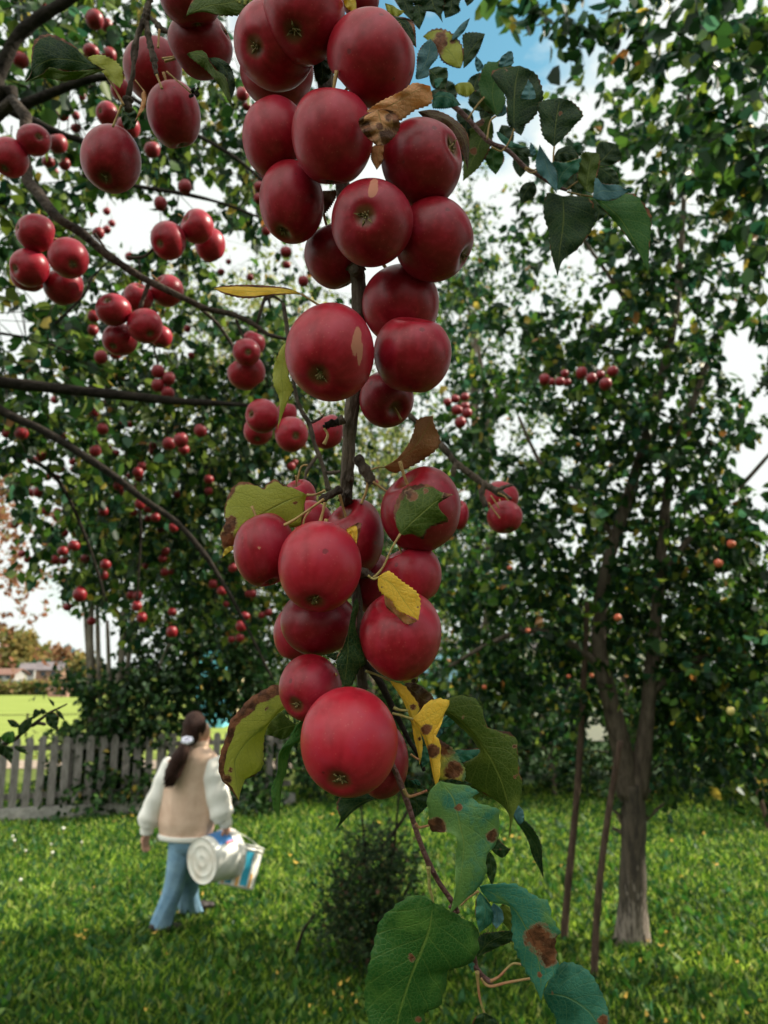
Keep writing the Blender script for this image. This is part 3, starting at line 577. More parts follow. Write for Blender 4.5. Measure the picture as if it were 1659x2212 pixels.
# multi stemmed tree by the fence
g = G(228, 1745); d4 = depth(g)
t4 = empty('multi_stemmed_tree', g, 'dark tree with many thin grey stems standing against the fence', 'tree')
STEM = mat('grey_stem', (.07, .055, .04), .8, .2, col2=(.20, .17, .13), nscale=12, bump=.5, bscale=40, stretch=(2, 2, .3))
for s, rr in (('200,1745 196,1600 192,1450 185,1340 176,1220', (7, 6, 5, 4, 3)), ('212,1745 205,1600 200,1480 196,1350 205,1250', (10, 9, 8, 7, 4)), ('225,1750 222,1600 214,1450 210,1300', (8, 7, 6, 4)),
              ('238,1750 250,1560 262,1430 268,1330 280,1220', (10, 9, 8, 6, 4)), ('245,1750 262,1590 276,1440 290,1300 300,1200', (8, 7, 6, 5, 3)), ('232,1745 240,1600 236,1450 232,1340', (7, 6, 5, 4)), ('255,1752 300,1600 330,1480 370,1380', (7, 5, 4, 3))):
    tub('stem', t4, s, rr, d4, STEM, 8)
cl = []
DG = [((.009, .028, .008), 3), ((.018, .05, .012), 3), ((.045, .095, .02), 1.5), ((.10, .13, .03), .4), ((.28, .2, .04), .12)]
for (u, v, r, n, dd) in ((205, 1690, 75, 1500, -.3), (290, 1690, 60, 900, -.2), (150, 1690, 60, 800, -.1), (180, 1560, 55, 700, 0), (270, 1590, 60, 800, 0), (240, 1500, 60, 700, 0), (160, 1480, 35, 300, 0), (330, 1480, 70, 900, 0), (420, 1420, 80, 1200, .5), (360, 1340, 90, 1200, .2), (470, 1320, 90, 1200, .6),
                       (200, 1160, 80, 700, 0), (290, 1180, 90, 900, 0), (170, 1280, 50, 260, 0), (240, 1040, 80, 600, 0), (400, 1170, 90, 900, .3), (540, 1400, 80, 1200, .8), (520, 1500, 70, 1100, .8), (420, 1520, 60, 800, .5), (350, 1560, 50, 500, 0), (600, 1580, 60, 800, .6), (520, 1700, 55, 900, .2), (560, 1740, 45, 600, -.2)):
    cl.append(clump_px(u, v, d4 + dd, r, int(n * 1.1), .5))
crown(cl, .085, DG, t4, .35, 8, .3, .003, .36, openings([(-10, 1330, 175, 90), (110, 1400, 50, 25), (480, 1600, 26, 45), (300, 1300, 20, 25), (120, 1530, 60, 40), (340,1640,26,30)]))

# rusty rowan at the far left, birch, background orchard row
def back_tree(name, label, x, y, h, r, pal, n, size, z0=.22, cat='tree', group=None, keep=None, droop=.4, twl=.45, thick=.06, nc=12, wid=.33):
    b = Vector((x, y, 0)); e = empty(name, b, label, cat, group)
    tp = [b + Vector((0, 0, -.05)), b + Vector((random.uniform(-.1, .1), 0, h * .3)), b + Vector((random.uniform(-.3, .3), 0, h * .6)), b + Vector((random.uniform(-.3, .3), 0, h * .92))]
    m = MB(); m.tube(tp, [thick * 1.3, thick, thick * .6, thick * .15], 9, 4, .06); m.build('trunk', TRUNKM, e)
    cl = []; sp_ = []
    for k in range(nc):
        a = random.random() * 6.28; q = z0 + (1 - z0) * (k + .5) / nc; rr = r * (.35 + .65 * math.sin(math.pi * min(1, (q - z0) / (1 - z0) * .85 + .12)))
        c = b + Vector((math.cos(a) * rr * .6, math.sin(a) * rr * .6, h * q)); cl.append((c, (rr * .62, rr * .62, h * .13), n // nc))
        if k % 2 == 0: sp_.append(([b + Vector((0, 0, h * q * .6)), (b + Vector((0, 0, h * q * .85)) + c) / 2, c], [thick * .5, thick * .3, thick * .1]))
    limbs(e, sp_, TRUNKM, 'limb'); crown(cl, size, pal, e, droop, 8, twl, .004, wid, keep); return e
back_tree('rowan_tree', 'rowan with orange red leaves beyond the fence at the left edge', -8.9, 15.5, 5.9, 2.4, [((.24, .10, .05), 3), ((.18, .08, .04), 2), ((.22, .15, .06), 1), ((.10, .10, .03), .5)], 2600, .12, .42, droop=.3)
BIR = [((.16, .20, .05), 3), ((.24, .25, .06), 2), ((.09, .14, .03), 1), ((.40, .33, .08), .7)]
back_tree('birch_tree', 'tall birch with drooping yellow green foliage behind the left boughs', -2.4, 13.6, 8.8, 2.4, BIR, 11000, .085, .28, droop=1.1, twl=.9, nc=16, thick=.09)
back_tree('birch_tree', 'second drooping birch behind the hanging fruit, lighter and lower', -.3, 16, 7.0, 2.2, BIR, 6500, .09, .25, droop=1.1, twl=.9, nc=12, thick=.09)
MG = GREENS + [((.10, .14, .03), 1.5), ((.30, .22, .05), .3)]
for (x, y, h, r, lab) in ((-.3, 13.2, 4.9, 2.1, 'bushy apple tree behind the person on the far side of the lawn'), (1.6, 13.8, 4.6, 2.0, 'apple tree on the far lawn edge left of the tall prop'), (4.2, 13.6, 3.7, 1.7, 'apple tree on the far lawn edge behind the whitewashed trunk'),
                          (6.4, 12.9, 3.8, 1.8, 'dark apple tree at the far right lawn edge'), (8.8, 12.6, 3.6, 1.8, 'apple tree behind the yellow bush at the right edge')):
    back_tree('apple_tree', lab, x, y, h, r, MG, 5200, .095, .10, 'tree', 'apple trees along the far side of the lawn', thick=.085,
              keep=openings([(1290, 1590, 30, 40), (490, 1600, 26, 45), (950, 1575, 20, 16), (1640, 1000, 50, 60)]))
for (x, y, h, r, lab) in ((-2.8, -4.2, 4.2, 2.1, 'unseen apple tree added behind the photographer on the left'), (1.0, -4.6, 4.4, 2.2, 'unseen apple tree added straight behind the photographer'), (4.8, -3.6, 4.4, 2.2, 'unseen apple tree added behind the photographer on the right'), (-6.0, -1.5, 4.4, 2.1, 'unseen apple tree added off to the left of the photographer')):  # unseen trees added to darken the light on the apples' undersides
    back_tree('apple_tree', lab, x, y, h, r, MG, 5200, .11, .10, 'tree', 'unseen trees added behind the photographer to darken the fruit', thick=.085)
back_tree('tall_tree', 'tall slender leafy tree rising behind the right hand apple tree', 1.9, 15.5, 11.5, 2.7, MG, 11000, .10, .12, 'tree', thick=.12, twl=.5, nc=18)
back_tree('tall_tree', 'tall leafy tree far behind the lower half of the hanging fruit', -.2, 18.5, 9.0, 2.6, MG, 7000, .11, .12, 'tree', thick=.12, twl=.5, nc=14)
back_tree('yellow_bush', 'low bush with yellow leaves at the right end of the lawn', 5.3, 10.6, 1.5, .9, [((.34, .24, .04), 2), ((.20, .18, .03), 2), ((.05, .07, .02), 2)], 1800, .075, .12, 'bush', thick=.03, twl=.3)
for x, y, h, r, lab in ((-.7, 12.1, 1.6, .9, 'low dark bush just right of the walking person'), (.9, 12.4, 1.5, 1.0, 'low dark bush at the lawn edge behind the lowest apple'), (2.6, 12.4, 1.4, .9, 'low dark bush behind the two props'), (4.0, 12.2, 1.4, .9, 'low dark bush right of the whitewashed trunk'), (6.4, 11.3, 1.3, .8, 'low dark bush under the far right apple tree')):
    back_tree('bush', lab, x, y, h, r, DG, 1700, .085, .08, 'bush', 'bushes along the far side of the lawn', thick=.03, twl=.3)
hg = empty('hedge', (4.5, 15.2, 0), 'dark continuous hedge closing the garden behind the far row of trees', 'hedge')
crown([((-.4 + k * .75, 15.2 + random.uniform(-.3, .3), .95), (.6, .5, .95), 900) for k in range(17)], .09, DG, hg, .1, 8, .3, .003, .36, openings([(1290, 1590, 26, 30)]))
# bushy dark shrub in the lawn
g = G(812, 2075); dS = depth(g)
s1 = empty('dark_shrub', g, 'dense dark small leaved shrub on the lawn below the lowest apple', 'shrub')
cl = [clump_px(u, v, dS + dd, r, n, .3) for u, v, r, n, dd in ((800, 1900, 70, 1500, 0), (860, 1880, 50, 900, 0), (750, 1930, 55, 900, 0), (800, 1990, 75, 1700, 0), (870, 1980, 50, 900, 0), (730, 2010, 45, 600, 0), (810, 2050, 60, 1100, -.1), (780, 1830, 40, 420, 0), (850, 1815, 30, 260, 0))]
crown(cl, .028, [((.014, .035, .012), 3), ((.03, .06, .018), 2), ((.07, .09, .03), .8), ((.10, .05, .03), .3)], s1, .0, 9, .12, .0016, .3)
for s in ('812,2080 800,1950 790,1850 778,1720', '820,2080 830,1950 850,1840 862,1710', '805,2080 770,1990 745,1900', '815,2080 850,1980 890,1900', '825,1830 870,1770 900,1710', '640,2060 655,2010 680,1975'):
    tub('stem', s1, s, (4, 3.5, 3, 2)[:len(s.split())], dS, DARKBARK, 6)

# ------------------------------------------------------------------ grass
def grass():
    n = 300000; y = 2.1 + 11.5 * RNG.random(n) ** 1.55; x = (RNG.random(n) * 2 - 1) * (y * .56 + .6)
    cl_ = .5 + .5 * np.sin(x * 3.1 + np.sin(y * 2.3) * 1.4) * np.sin(y * 2.7 + np.sin(x * 1.9))
    h = (.028 + .040 * RNG.random(n) + .028 * cl_) * (.8 + .4 * RNG.random(n)); wd_ = (.0018 + .0022 * RNG.random(n)) * (1 + y * .13)
    a = RNG.random(n) * 6.283; sx = np.cos(a) * wd_; sy = np.sin(a) * wd_; lean = h * (.2 + .9 * RNG.random(n)); la = RNG.random(n) * 6.283
    lx, ly = np.cos(la) * lean, np.sin(la) * lean; z = np.full(n, -.018)
    v = np.stack([np.stack([x - sx, y - sy, z], -1), np.stack([x + sx, y + sy, z], -1), np.stack([x + lx * .35 + sx * .8, y + ly * .35 + sy * .8, z + h * .6], -1),
                  np.stack([x + lx * .35 - sx * .8, y + ly * .35 - sy * .8, z + h * .6], -1), np.stack([x + lx, y + ly, z + h], -1), np.stack([x + lx + sx * .1, y + ly + sy * .1, z + h * .99], -1)], 1)
    i = (np.arange(n) * 6)[:, None]; f = np.concatenate([i + np.array([[0, 1, 2, 3]]), i + np.array([[3, 2, 5, 4]])], 0)
    pal = [((.012, .044, .005), 3.4), ((.034, .092, .008), 3), ((.10, .19, .012), 2.2), ((.30, .40, .045), 1.9), ((.42, .40, .12), .45)]
    c = np.repeat(np.concatenate([pick_cols(n, pal) * (.75 + .5 * cl_[:, None]), np.ones((n, 1))], 1), 6, axis=0)
    o = mesh('grass', v.reshape(-1, 3), f, GRS, None, False, {'col': ('FLOAT_COLOR', c)})
    tag(o, 'long green lawn grass with lighter tufts', 'grass', kind='stuff')
    m = 26000; y = 2.1 + 10 * RNG.random(m) ** 1.3; x = (RNG.random(m) * 2 - 1) * (y * .56 + .5); hh = .03 + .05 * RNG.random(m)
    pos = np.stack([x, y, np.zeros(m)], -1); d = RNG.normal(size=(m, 3)); d[:, 2] = np.abs(d[:, 2]) * 1.1 + .15
    v, f, c = leaves_np(pos, d, .08, [((.018, .065, .010), 3), ((.045, .12, .015), 2), ((.14, .22, .05), 1), ((.035, .10, .04), .7)], .2)
    o = mesh('lawn_weeds', v, f, GRS, None, False, {'col': ('FLOAT_COLOR', c)}); tag(o, 'broad weed and clover leaves mixed through the lawn grass', 'weeds', kind='stuff')
grass()
# fallen leaves and flowers
YL = mat('yellow_leaf', (.62, .40, .05), .6, .3, col2=(.5, .28, .06), nscale=60); WH = mat('white_petal', (.75, .72, .62), .7, .2); OL = mat('brown_leaf', (.36, .18, .07), .7, .2, col2=(.5, .3, .1), nscale=60)
def fallen(u, v, wpx, m, lab, grp):
    p = G(u, v, .055); r = wpx / F * depth(p) * .5; a = random.random() * 6.28; vs = []; n = 10; tilt = random.uniform(-.5, .5)
    for k in range(n):
        t = 2 * math.pi * k / n; x, y = math.cos(t) * r * (1.15 if k == 0 else 1), math.sin(t) * r * .62
        vs.append(p + Vector((x * math.cos(a) - y * math.sin(a), x * math.sin(a) + y * math.cos(a), .010 * math.cos(2 * t) + x * tilt)))
    vs.append(p + Vector((0, 0, -.004))); mb = MB(); mb.add(vs, [(k, (k + 1) % n, n) for k in range(n)])
    o = mb.build('fallen_leaf', m, None, p); tag(o, lab, 'leaf', grp)
for z in '640,1861,13 628,1845,9 470,1858,8 505,1880,8 423,1912,8 350,1927,7 437,1930,8 386,1968,8 335,2012,11 360,2060,8 505,2100,8 316,2178,9 496,2145,6'.split():
    u, v, s = map(float, z.split(',')); fallen(u, v, s, YL, 'yellow fallen leaf on the shaded grass around the walking person', 'yellow leaves round the person')
for z in '170,2018,18 183,2024,9 186,2007,9 8,2035,5 128,1800,7 245,1745,8 270,1762,12 285,1760,8'.split():
    u, v, s = map(float, z.split(',')); fallen(u, v, s, YL, 'yellow fallen leaf on the lawn left of the walking person', 'yellow leaves on the left lawn')
for z in '733,2124,14 748,2116,11 755,2112,7 762,2148,9 722,2144,8 738,2153,9 672,2170,13 600,2100,7 770,2164,10 735,2180,8 700,2186,7'.split():
    u, v, s = map(float, z.split(',')); fallen(u, v, s, YL, 'yellow fallen leaf in the grass at the foot of the dark shrub', 'yellow leaves by the shrub')
for z in '740,1775,7 718,1757,9 820,1775,9 690,1765,8 930,1768,10 1025,1788,9 1105,1806,10 1092,1812,9 1122,1808,7 1012,1840,10 1210,1868,9 1155,1860,8 1060,1755,8'.split():
    u, v, s = map(float, z.split(',')); fallen(u, v, s, YL, 'yellow fallen leaf on the lawn left of the whitewashed trunk', 'yellow leaves left of the trunk')
for z in '1470,1892,10 1545,1865,12 1450,1815,7 1383,1905,10 1390,1985,9 1440,2012,12 1428,2040,13 1400,2030,8 1382,2074,8 1605,1985,8 1520,1800,9 1384,1880,8 1590,2075,10 1512,2058,9 1538,2150,10 1625,2095,8 1640,2160,14 1612,2185,9 1460,2110,10 1350,2150,12 1398,2190,12 1440,2205,14 1520,2195,9 1580,1725,9'.split():
    u, v, s = map(float, z.split(',')); fallen(u, v, s * 1.1, YL, 'yellow fallen leaf on the lawn right of the whitewashed trunk', 'yellow leaves right of the trunk')
for z in '248,1772,9 205,1915,7 430,1873,9'.split():
    u, v, s = map(float, z.split(',')); fallen(u, v, s, OL, 'small brown fallen leaf among the grass blades in front of the fence', 'brown leaves before the fence')
def flower(u, v, wpx, lab):
    p = G(u, v, .10); r = wpx / F * depth(p) * .28; e = empty('white_clover', (p.x, p.y, 0), lab, 'flower', 'white flowers on the left lawn')
    m = MB(); m.tube([(p.x, p.y, 0), (p.x, p.y, .1)], .0016, 5, 1); m.build('stem', GRS if False else PETIOLE, e); m = MB(); m.ball(p, (r, r, r * .85), 10, 6)
    for k in range(12):
        a = random.random() * 6.28; b = random.uniform(.1, 1.3); q = p + Vector((math.cos(a) * math.cos(b), math.sin(a) * math.cos(b), math.sin(b))) * r
        m.ball(q, r * .3, 6, 4)
    m.build('blossom', WH, e)
for u, v, s, l in ((138, 1789, 12, 'largest white flower standing highest on the left lawn'), (28, 1806, 8, 'upper white flower of the pair near the left edge'), (32, 1815, 9, 'lower white flower of the pair near the left edge'), (56, 1837, 8, 'lone white flower below the left edge pair'),
                   (111, 1823, 7, 'small white flower above the round one'), (114, 1841, 10, 'round white flower nearest below the small one'), (177, 1819, 7, 'white flower nearest the person'), (45, 1900, 12, 'pale greenish flower lower on the left lawn')):
    flower(u, v, s, l)

# ------------------------------------------------------------------ apples
def cam2w(v): return RT * v[0] + UP * v[1] - FW * v[2]           # x right, y up, z towards the camera
def apple_shape(nu, nv):
    ph = np.linspace(0, math.pi, nv + 1); th = np.arange(nu) * 2 * math.pi / nu; PH, TH = np.meshgrid(ph, th, indexing='ij')
    return PH, TH
def make_apple(u, v, rx, ry, d, cal=None, label='', group=None, front=True, tone=.5, scar=None, hi=False, stalk=None, sep=1.0, squash=.94, lump=.03, small=False, calyx='sepals', m=None, name='apple', cat='apple', cavity=.30, eye=.15):
    nu, nv = ((96, 72) if hi else (56, 40)) if not small else (20, 14)
    c = P(u, v, d); R = (rx + ry) / 2 / F * d
    # axis: from stem end to calyx end, in camera space
    if cal is None: ax = Vector((random.uniform(-.4, .4), -.85, random.uniform(-.5, .4)))
    else:
        a, b = (cal[0] - u) / rx, -(cal[1] - v) / ry; k = math.hypot(a, b)
        if k > .97: a, b = a * .97 / k, b * .97 / k
        ax = Vector((a, b, math.sqrt(max(0, 1 - a * a - b * b)) * (1 if front else -1)))
    ax.normalize(); X = ax.orthogonal().normalized(); Y = ax.cross(X); M = np.array([X, Y, -ax]).T    # local z = towards stem
    PH, TH = apple_shape(nu, nv)
    s0 = random.random() * 6; rib = 1 + .018 * np.cos(5 * TH + s0) * np.clip((PH - 1.6) / 1.5, 0, 1)
    lum = 1 + lump * (np.sin(TH + s0) * np.sin(PH) * .6 + .5 * np.sin(2 * TH + s0 * 2) * np.sin(PH * 1.5) + .35 * np.cos(3 * TH - s0) * np.sin(PH) ** 2)
    rr = np.sin(PH) ** .93 * (1 + .05 * np.cos(PH)) * rib * lum
    zz = np.cos(PH) * squash * lum - cavity * np.exp(-(PH / .30) ** 2) + eye * np.exp(-((math.pi - PH) / .26) ** 2) + .02
    L = np.stack([rr * np.cos(TH), rr * np.sin(TH), zz], -1).reshape(-1, 3); C = L @ M.T
    sc = np.array([rx, ry, (rx + ry) / 2]) / F * d
    ext = np.array([np.abs(C[:, 0]).max(), np.abs(C[:, 1]).max(), 1.0]); C = C / ext * sc
    W = np.array(c) + C[:, [0]] * np.array(RT) + C[:, [1]] * np.array(UP) - C[:, [2]] * np.array(FW)
    i = np.arange((nv + 1) * nu).reshape(nv + 1, nu); f = np.stack([i[:-1], np.roll(i[:-1], -1, 1), np.roll(i[1:], -1, 1), i[1:]], -1).reshape(-1, 4)[:, ::-1]
    ax_at = np.stack([np.cos(PH) , TH / 6.283 * 0 + np.abs(TH / math.pi - 1) * 1.0, np.full(PH.shape, tone)], -1).reshape(-1, 3)
    ax_at[:, 1] += .0
    sc_at = np.zeros(len(W))
    if scar:
        for (su, sv, sr, st) in scar:
            uu, vv, dd = uvd(W); q = np.sqrt(((uu - su) * st + (vv - sv) * .25) ** 2 + ((vv - sv)) ** 2 / (st + .3)) / sr
            sc_at = np.maximum(sc_at, np.clip(1.15 - q, 0, 1) * (dd < d))
    if small:
        sb = MB(); a_ = random.uniform(-.7, .7); sb.tube([c + UP * R * .7, c + UP * R * 1.2 + RT * R * a_ * .4, c + UP * R * 2.3 + RT * R * a_], R * .05, 4, 2)
        ff = [tuple(q) for q in f.tolist()] + [tuple(k + len(W) for k in q) for q in sb.f]
        o = mesh(name, np.concatenate([W, np.array(sb.v)]), ff, None, None, True, None, c, [m or FAR_APPLE, DARKBARK], [0] * len(f) + [1] * len(sb.f))
        return tag(o, label, cat, group)
    e = empty(name, c, label, cat, group)
    mesh('flesh', W, f, m or APPLE, e, True, {'ax': ('FLOAT_VECTOR', ax_at), 'scar': ('FLOAT', sc_at)})
    def loc(p):                                               # local apple coordinates -> world
        q = M @ np.array(p) / ext * sc; return Vector(np.array(c)) + cam2w(q)
    base_z = -squash + eye + .03
    m2 = MB(); ns = 5
    for k in range(ns):
        a = 2 * math.pi * k / ns + s0; o1 = random.uniform(.07, .2) * sep; zt = base_z - random.uniform(.03, .17); wv = random.uniform(.028, .05); tw = random.uniform(-.9, .9)
        ca, sa = math.cos(a), math.sin(a); cb, sb = math.cos(a + tw), math.sin(a + tw)
        pts = [(ca * .03 - sa * wv, sa * .03 + ca * wv, base_z + .03), (ca * .03 + sa * wv, sa * .03 - ca * wv, base_z + .03),
               (cb * o1 * .6 + sa * wv * .8, sb * o1 * .6 - ca * wv * .8, base_z - .06), (cb * o1 * .6 - sa * wv * .8, sb * o1 * .6 + ca * wv * .8, base_z - .06), (cb * o1 * 1.25, sb * o1 * 1.25, zt)]
        t1_ = [loc(p) for p in pts]; t2_ = [loc((p[0] * .9, p[1] * .9, p[2] + .012)) for p in pts]
        m2.add(t1_ + t2_, [(0, 1, 2, 3), (3, 2, 4), (5, 8, 7, 6), (8, 9, 7), (0, 3, 8, 5), (1, 6, 7, 2), (3, 4, 9, 8), (2, 7, 9, 4)])
    rg = []
    for z_, r_ in ((base_z + .06, .10), (base_z + .01, .085), (base_z - .03, .05), (base_z - .035, .01)): rg.append([loc((math.cos(2 * math.pi * k / 8) * r_, math.sin(2 * math.pi * k / 8) * r_, z_)) for k in range(8)])
    m2.loft(rg)
    for k in range(5):
        a = random.random() * 6.28; m2.tube([loc((0, 0, base_z)), loc((math.cos(a) * .07, math.sin(a) * .07, base_z - .12))], R * .018, 4, 1)
    m2.build('calyx', SEPAL, e)
    st = MB(); zs = squash - cavity
    if stalk == 0: pts = [loc((0, 0, zs - .05)), loc((0, 0, zs + .02))]
    elif stalk: pts = [loc((0, 0, zs - .05)), loc((0, 0, zs + .2))] + stalk
    else: k1, k2 = random.uniform(-.15, .15), random.uniform(-.15, .15); pts = [loc((0, 0, zs - .05)), loc((k1 * .3, k2 * .3, zs + .25)), loc((k1, k2, zs + .62))]
    st.tube(pts, [R * .035] * (len(pts) - 1) + [R * .05], 7, 4, .05); st.build('stalk', STALK, e)
    return e
HG = 'big red apples of the hanging cluster'
BIGA = [ # u, v, rx, ry, depth, calyx(u,v) or None, front, tone, label, extras
 (655, 36, 90, 95, .435, (637, 109), 1, .45, 'large red apple at the very top of the cluster, dark eye at its bottom', {}),
 (592, 97, 88, 92, .450, (554, 143), 1, .5, 'large red apple at upper left of the cluster with its eye low on the left', {}),
 (804, 124, 98, 101, .430, (872, 60), 1, .5, 'big red apple above the tan curled leaf, eye at its top right edge', {}),
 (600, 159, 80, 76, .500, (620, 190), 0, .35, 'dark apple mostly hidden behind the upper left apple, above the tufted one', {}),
 (592, 294, 74, 84, .455, (558, 222), 1, .5, 'red apple left of centre with a dry brown tuft on its top left', {'sep': 1.25}),
 (717, 299, 90, 99, .425, (715, 400), 0, .55, 'smooth round red apple amid the upper cluster, left of the tan leaf', {}),
 (915, 352, 92, 93, .440, (988, 337), 1, .25, 'dark purple red apple at far right with its open star eye facing right', {'sep': 1.25, 'hi': True}),
 (631, 442, 70, 87, .455, (612, 522), 1, .45, 'oval red apple at the left below the tufted one, dark eye at its bottom', {}),
 (803, 480, 90, 92, .420, (788, 497), 1, .32, 'apple facing the viewer with star eye in its middle and a russet scratch above', {'scar': [(806, 405, 26, 1.6)], 'sep': 1.25, 'hi': True}),
 (941, 521, 87, 89, .445, (1012, 568), 1, .25, 'dark pink apple at the right with a withered eye on its lower right edge', {'sep': 1.4}),
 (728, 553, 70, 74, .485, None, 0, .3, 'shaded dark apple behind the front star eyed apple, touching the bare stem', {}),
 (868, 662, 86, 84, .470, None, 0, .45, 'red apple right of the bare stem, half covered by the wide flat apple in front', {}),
 (713, 767, 97, 109, .415, (692, 836), 1, .6, 'very large apple left of the stem with a long tan scratch on its right', {'scar': [(770, 738, 34, 2.1), (778, 765, 24, 2.4)], 'hi': True}),
 (889, 768, 86, 87, .435, (880, 850), 0, .42, 'wide flat topped red apple right of the stem', {'stalk': 0}),
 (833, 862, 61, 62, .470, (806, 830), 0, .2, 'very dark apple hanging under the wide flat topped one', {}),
 (437, 99, 70, 66, .540, (500, 75), 1, .15, 'dark shaded apple under the ragged olive leaf at the top', {}),
 (413, 3, 66, 52, .510, None, 0, .3, 'apple cut by the top edge left of the ragged olive leaf', {}),
 (780, 4, 42, 36, .50, None, 0, .3, 'apple behind the top two, barely showing at the top edge', {}),
 (912, 1103, 90, 96, .445, (960, 1180), 0, .05, 'purple apple with a torn green leaf lying across it', {}),
 (571, 1190, 66, 82, .440, (590, 1268), 1, .42, 'red apple with a small round russet spot, left of the large round one', {'scar': [(561, 1184, 7.5, 1.0)]}),
 (689, 1226, 92, 101, .415, (682, 1306), 1, .75, 'large bright round apple under the yellow stalks with its eye at the bottom', {}),
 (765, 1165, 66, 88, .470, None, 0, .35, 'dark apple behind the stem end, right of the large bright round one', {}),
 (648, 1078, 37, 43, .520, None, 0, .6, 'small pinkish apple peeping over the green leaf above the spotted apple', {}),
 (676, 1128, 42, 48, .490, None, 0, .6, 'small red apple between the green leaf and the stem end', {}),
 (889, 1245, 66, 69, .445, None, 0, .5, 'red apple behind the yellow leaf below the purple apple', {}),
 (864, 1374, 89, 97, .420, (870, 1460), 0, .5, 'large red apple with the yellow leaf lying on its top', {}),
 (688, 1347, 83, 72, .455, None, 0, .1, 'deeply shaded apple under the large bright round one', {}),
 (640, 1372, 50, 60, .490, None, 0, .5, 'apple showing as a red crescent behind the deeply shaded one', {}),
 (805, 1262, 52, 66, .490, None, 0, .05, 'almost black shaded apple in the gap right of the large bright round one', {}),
 (668, 1488, 71, 75, .435, (640, 1514), 1, .4, 'tilted apple with a long dry eye, above and left of the lowest one', {'sep': 1.5, 'hi': True}),
 (755, 1606, 106, 121, .400, (735, 1671), 1, .85, 'lowest and biggest bright pink red apple with star eye', {'sep': 1.05, 'hi': True, 'lump': .02}),
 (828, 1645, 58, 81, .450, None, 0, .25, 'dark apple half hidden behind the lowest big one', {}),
 (332, 152, 63, 66, .640, None, 0, .2, 'dark apple hanging behind the two knobbly spurs at the upper left', {}),
 (378, 250, 58, 67, .600, (392, 318), 0, .42, 'oval apple narrowing downward under the knobbly spurs at the upper left', {'squash': 1.05}),
 (240, 348, 63, 72, .600, (240, 408), 1, .38, 'squarish dark red apple with dark eye at its bottom, upper left', {'squash': 1.0}),
]
for (u, v, rx, ry, d, cal, fr, tone, lab, ex) in BIGA:
    make_apple(u, v, rx, ry, d, cal, lab, HG if u > 500 else 'apples on the upper left spurs', bool(fr), tone, **ex)
# middle distance apples on the diagonal bough and the side twigs
G1, G2, G3, G4, G5, G6 = 'left edge bunch of apples', 'three apples above the bough', 'bunch under the bough', 'bunch at the bough end', 'four small apples left of the stem', 'apples on the right hand twig'
MIDA = [
 (76, 503, 42, 40, 1.02, (44, 498), 1, 'top left apple of the left edge bunch, eye turned left', G1), (150, 559, 43, 44, 1.0, (171, 584), 1, 'right apple of the left edge bunch with its eye at lower right', G1),
 (63, 578, 42, 41, 1.03, (42, 592), 1, 'lower left apple of the left edge bunch with its eye on the left', G1), (62, 596, 38, 37, 1.10, None, 0, 'hindmost apple of the left edge bunch showing only its underside', G1), (139, 620, 42, 42, 1.07, None, 0, 'bottom apple of the left edge bunch without visible eye', G1),
 (363, 520, 38, 41, 1.08, (352, 539), 1, 'left apple of the three above the bough, eye towards the viewer', G2), (427, 491, 36, 38, 1.10, (452, 505), 0, 'top apple of the three above the bough', G2), (456, 531, 33, 37, 1.16, None, 0, 'right apple of the three above the bough, behind the others', G2),
 (245, 668, 38, 36, 1.05, (241, 654), 1, 'apple of the bunch under the bough whose star eye looks up at the viewer', G3), (315, 705, 39, 38, 1.06, (334, 730), 1, 'right apple of the bunch under the bough with a dark eye at lower right', G3),
 (258, 735, 38, 36, 1.09, (252, 758), 1, 'lowest big apple of the bunch under the bough', G3), (299, 645, 32, 33, 1.18, None, 0, 'apple behind the short spur of the bough', G3), (362, 629, 37, 35, 1.2, (380, 650), 0, 'apple crossed in front by the diagonal bough', G3),
 (348, 728, 24, 24, 1.3, None, 0, 'small apple tucked behind the right apple under the bough', G3),
 (534, 761, 31, 30, 1.02, (542, 767), 1, 'small shiny apple in front, uppermost at the bough end', G4), (534, 805, 42, 39, 1.06, (560, 836), 0, 'larger round apple beneath the shiny one at the bough end', G4), (547, 742, 26, 27, 1.12, None, 0, 'apple behind the shiny one touching the bough end', G4),
 (566, 898, 38, 38, .98, (542, 897), 1, 'shiny apple with its eye at left, uppermost of the four left of the stem', G5), (557, 932, 32, 32, 1.03, (560, 955), 1, 'dark apple under the shiny one, lowest left of the four', G5), (631, 938, 37, 39, .97, (646, 946), 1, 'round apple with its eye to the right, in the middle of the four', G5),
 (707, 934, 38, 39, .90, None, 0, 'apple touching the stem behind the dry bud', G5), (620, 893, 22, 22, 1.12, None, 0, 'small apple peeping above the middle one of the four', G5),
 (1082, 1075, 38, 36, 1.02, None, 0, 'upper apple at the end of the right hand twig, behind the dry spur', G6), (1090, 1118, 39, 37, .98, (1098, 1150), 1, 'lower apple at the end of the right hand twig', G6), (992, 1113, 21, 33, 1.0, None, 0, 'dark apple half hidden behind the purple apple', G6),
 (75, 303, 36, 33, 1.0, (99, 307), 1, 'apple at the left edge with its eye turned right', 'pair at the left edge'), (22, 342, 38, 42, 1.0, (18, 378), 1, 'larger apple cut by the left edge of the picture', 'pair at the left edge'),
 (231, 246, 24, 26, 1.35, (222, 250), 1, 'blurred apple above the squarish apple', None), (278, 277, 26, 25, 1.3, None, 0, 'blurred dark apple between the squarish and the oval apple', None), (262, 196, 22, 24, 1.2, None, 0, 'dark blurred apple left of the knobbly spurs', None),
]
for (u, v, rx, ry, d, cal, fr, lab, gr) in MIDA:
    make_apple(u, v, rx, ry, d, cal, lab, gr, bool(fr), random.uniform(.35, .6), sep=1.0)
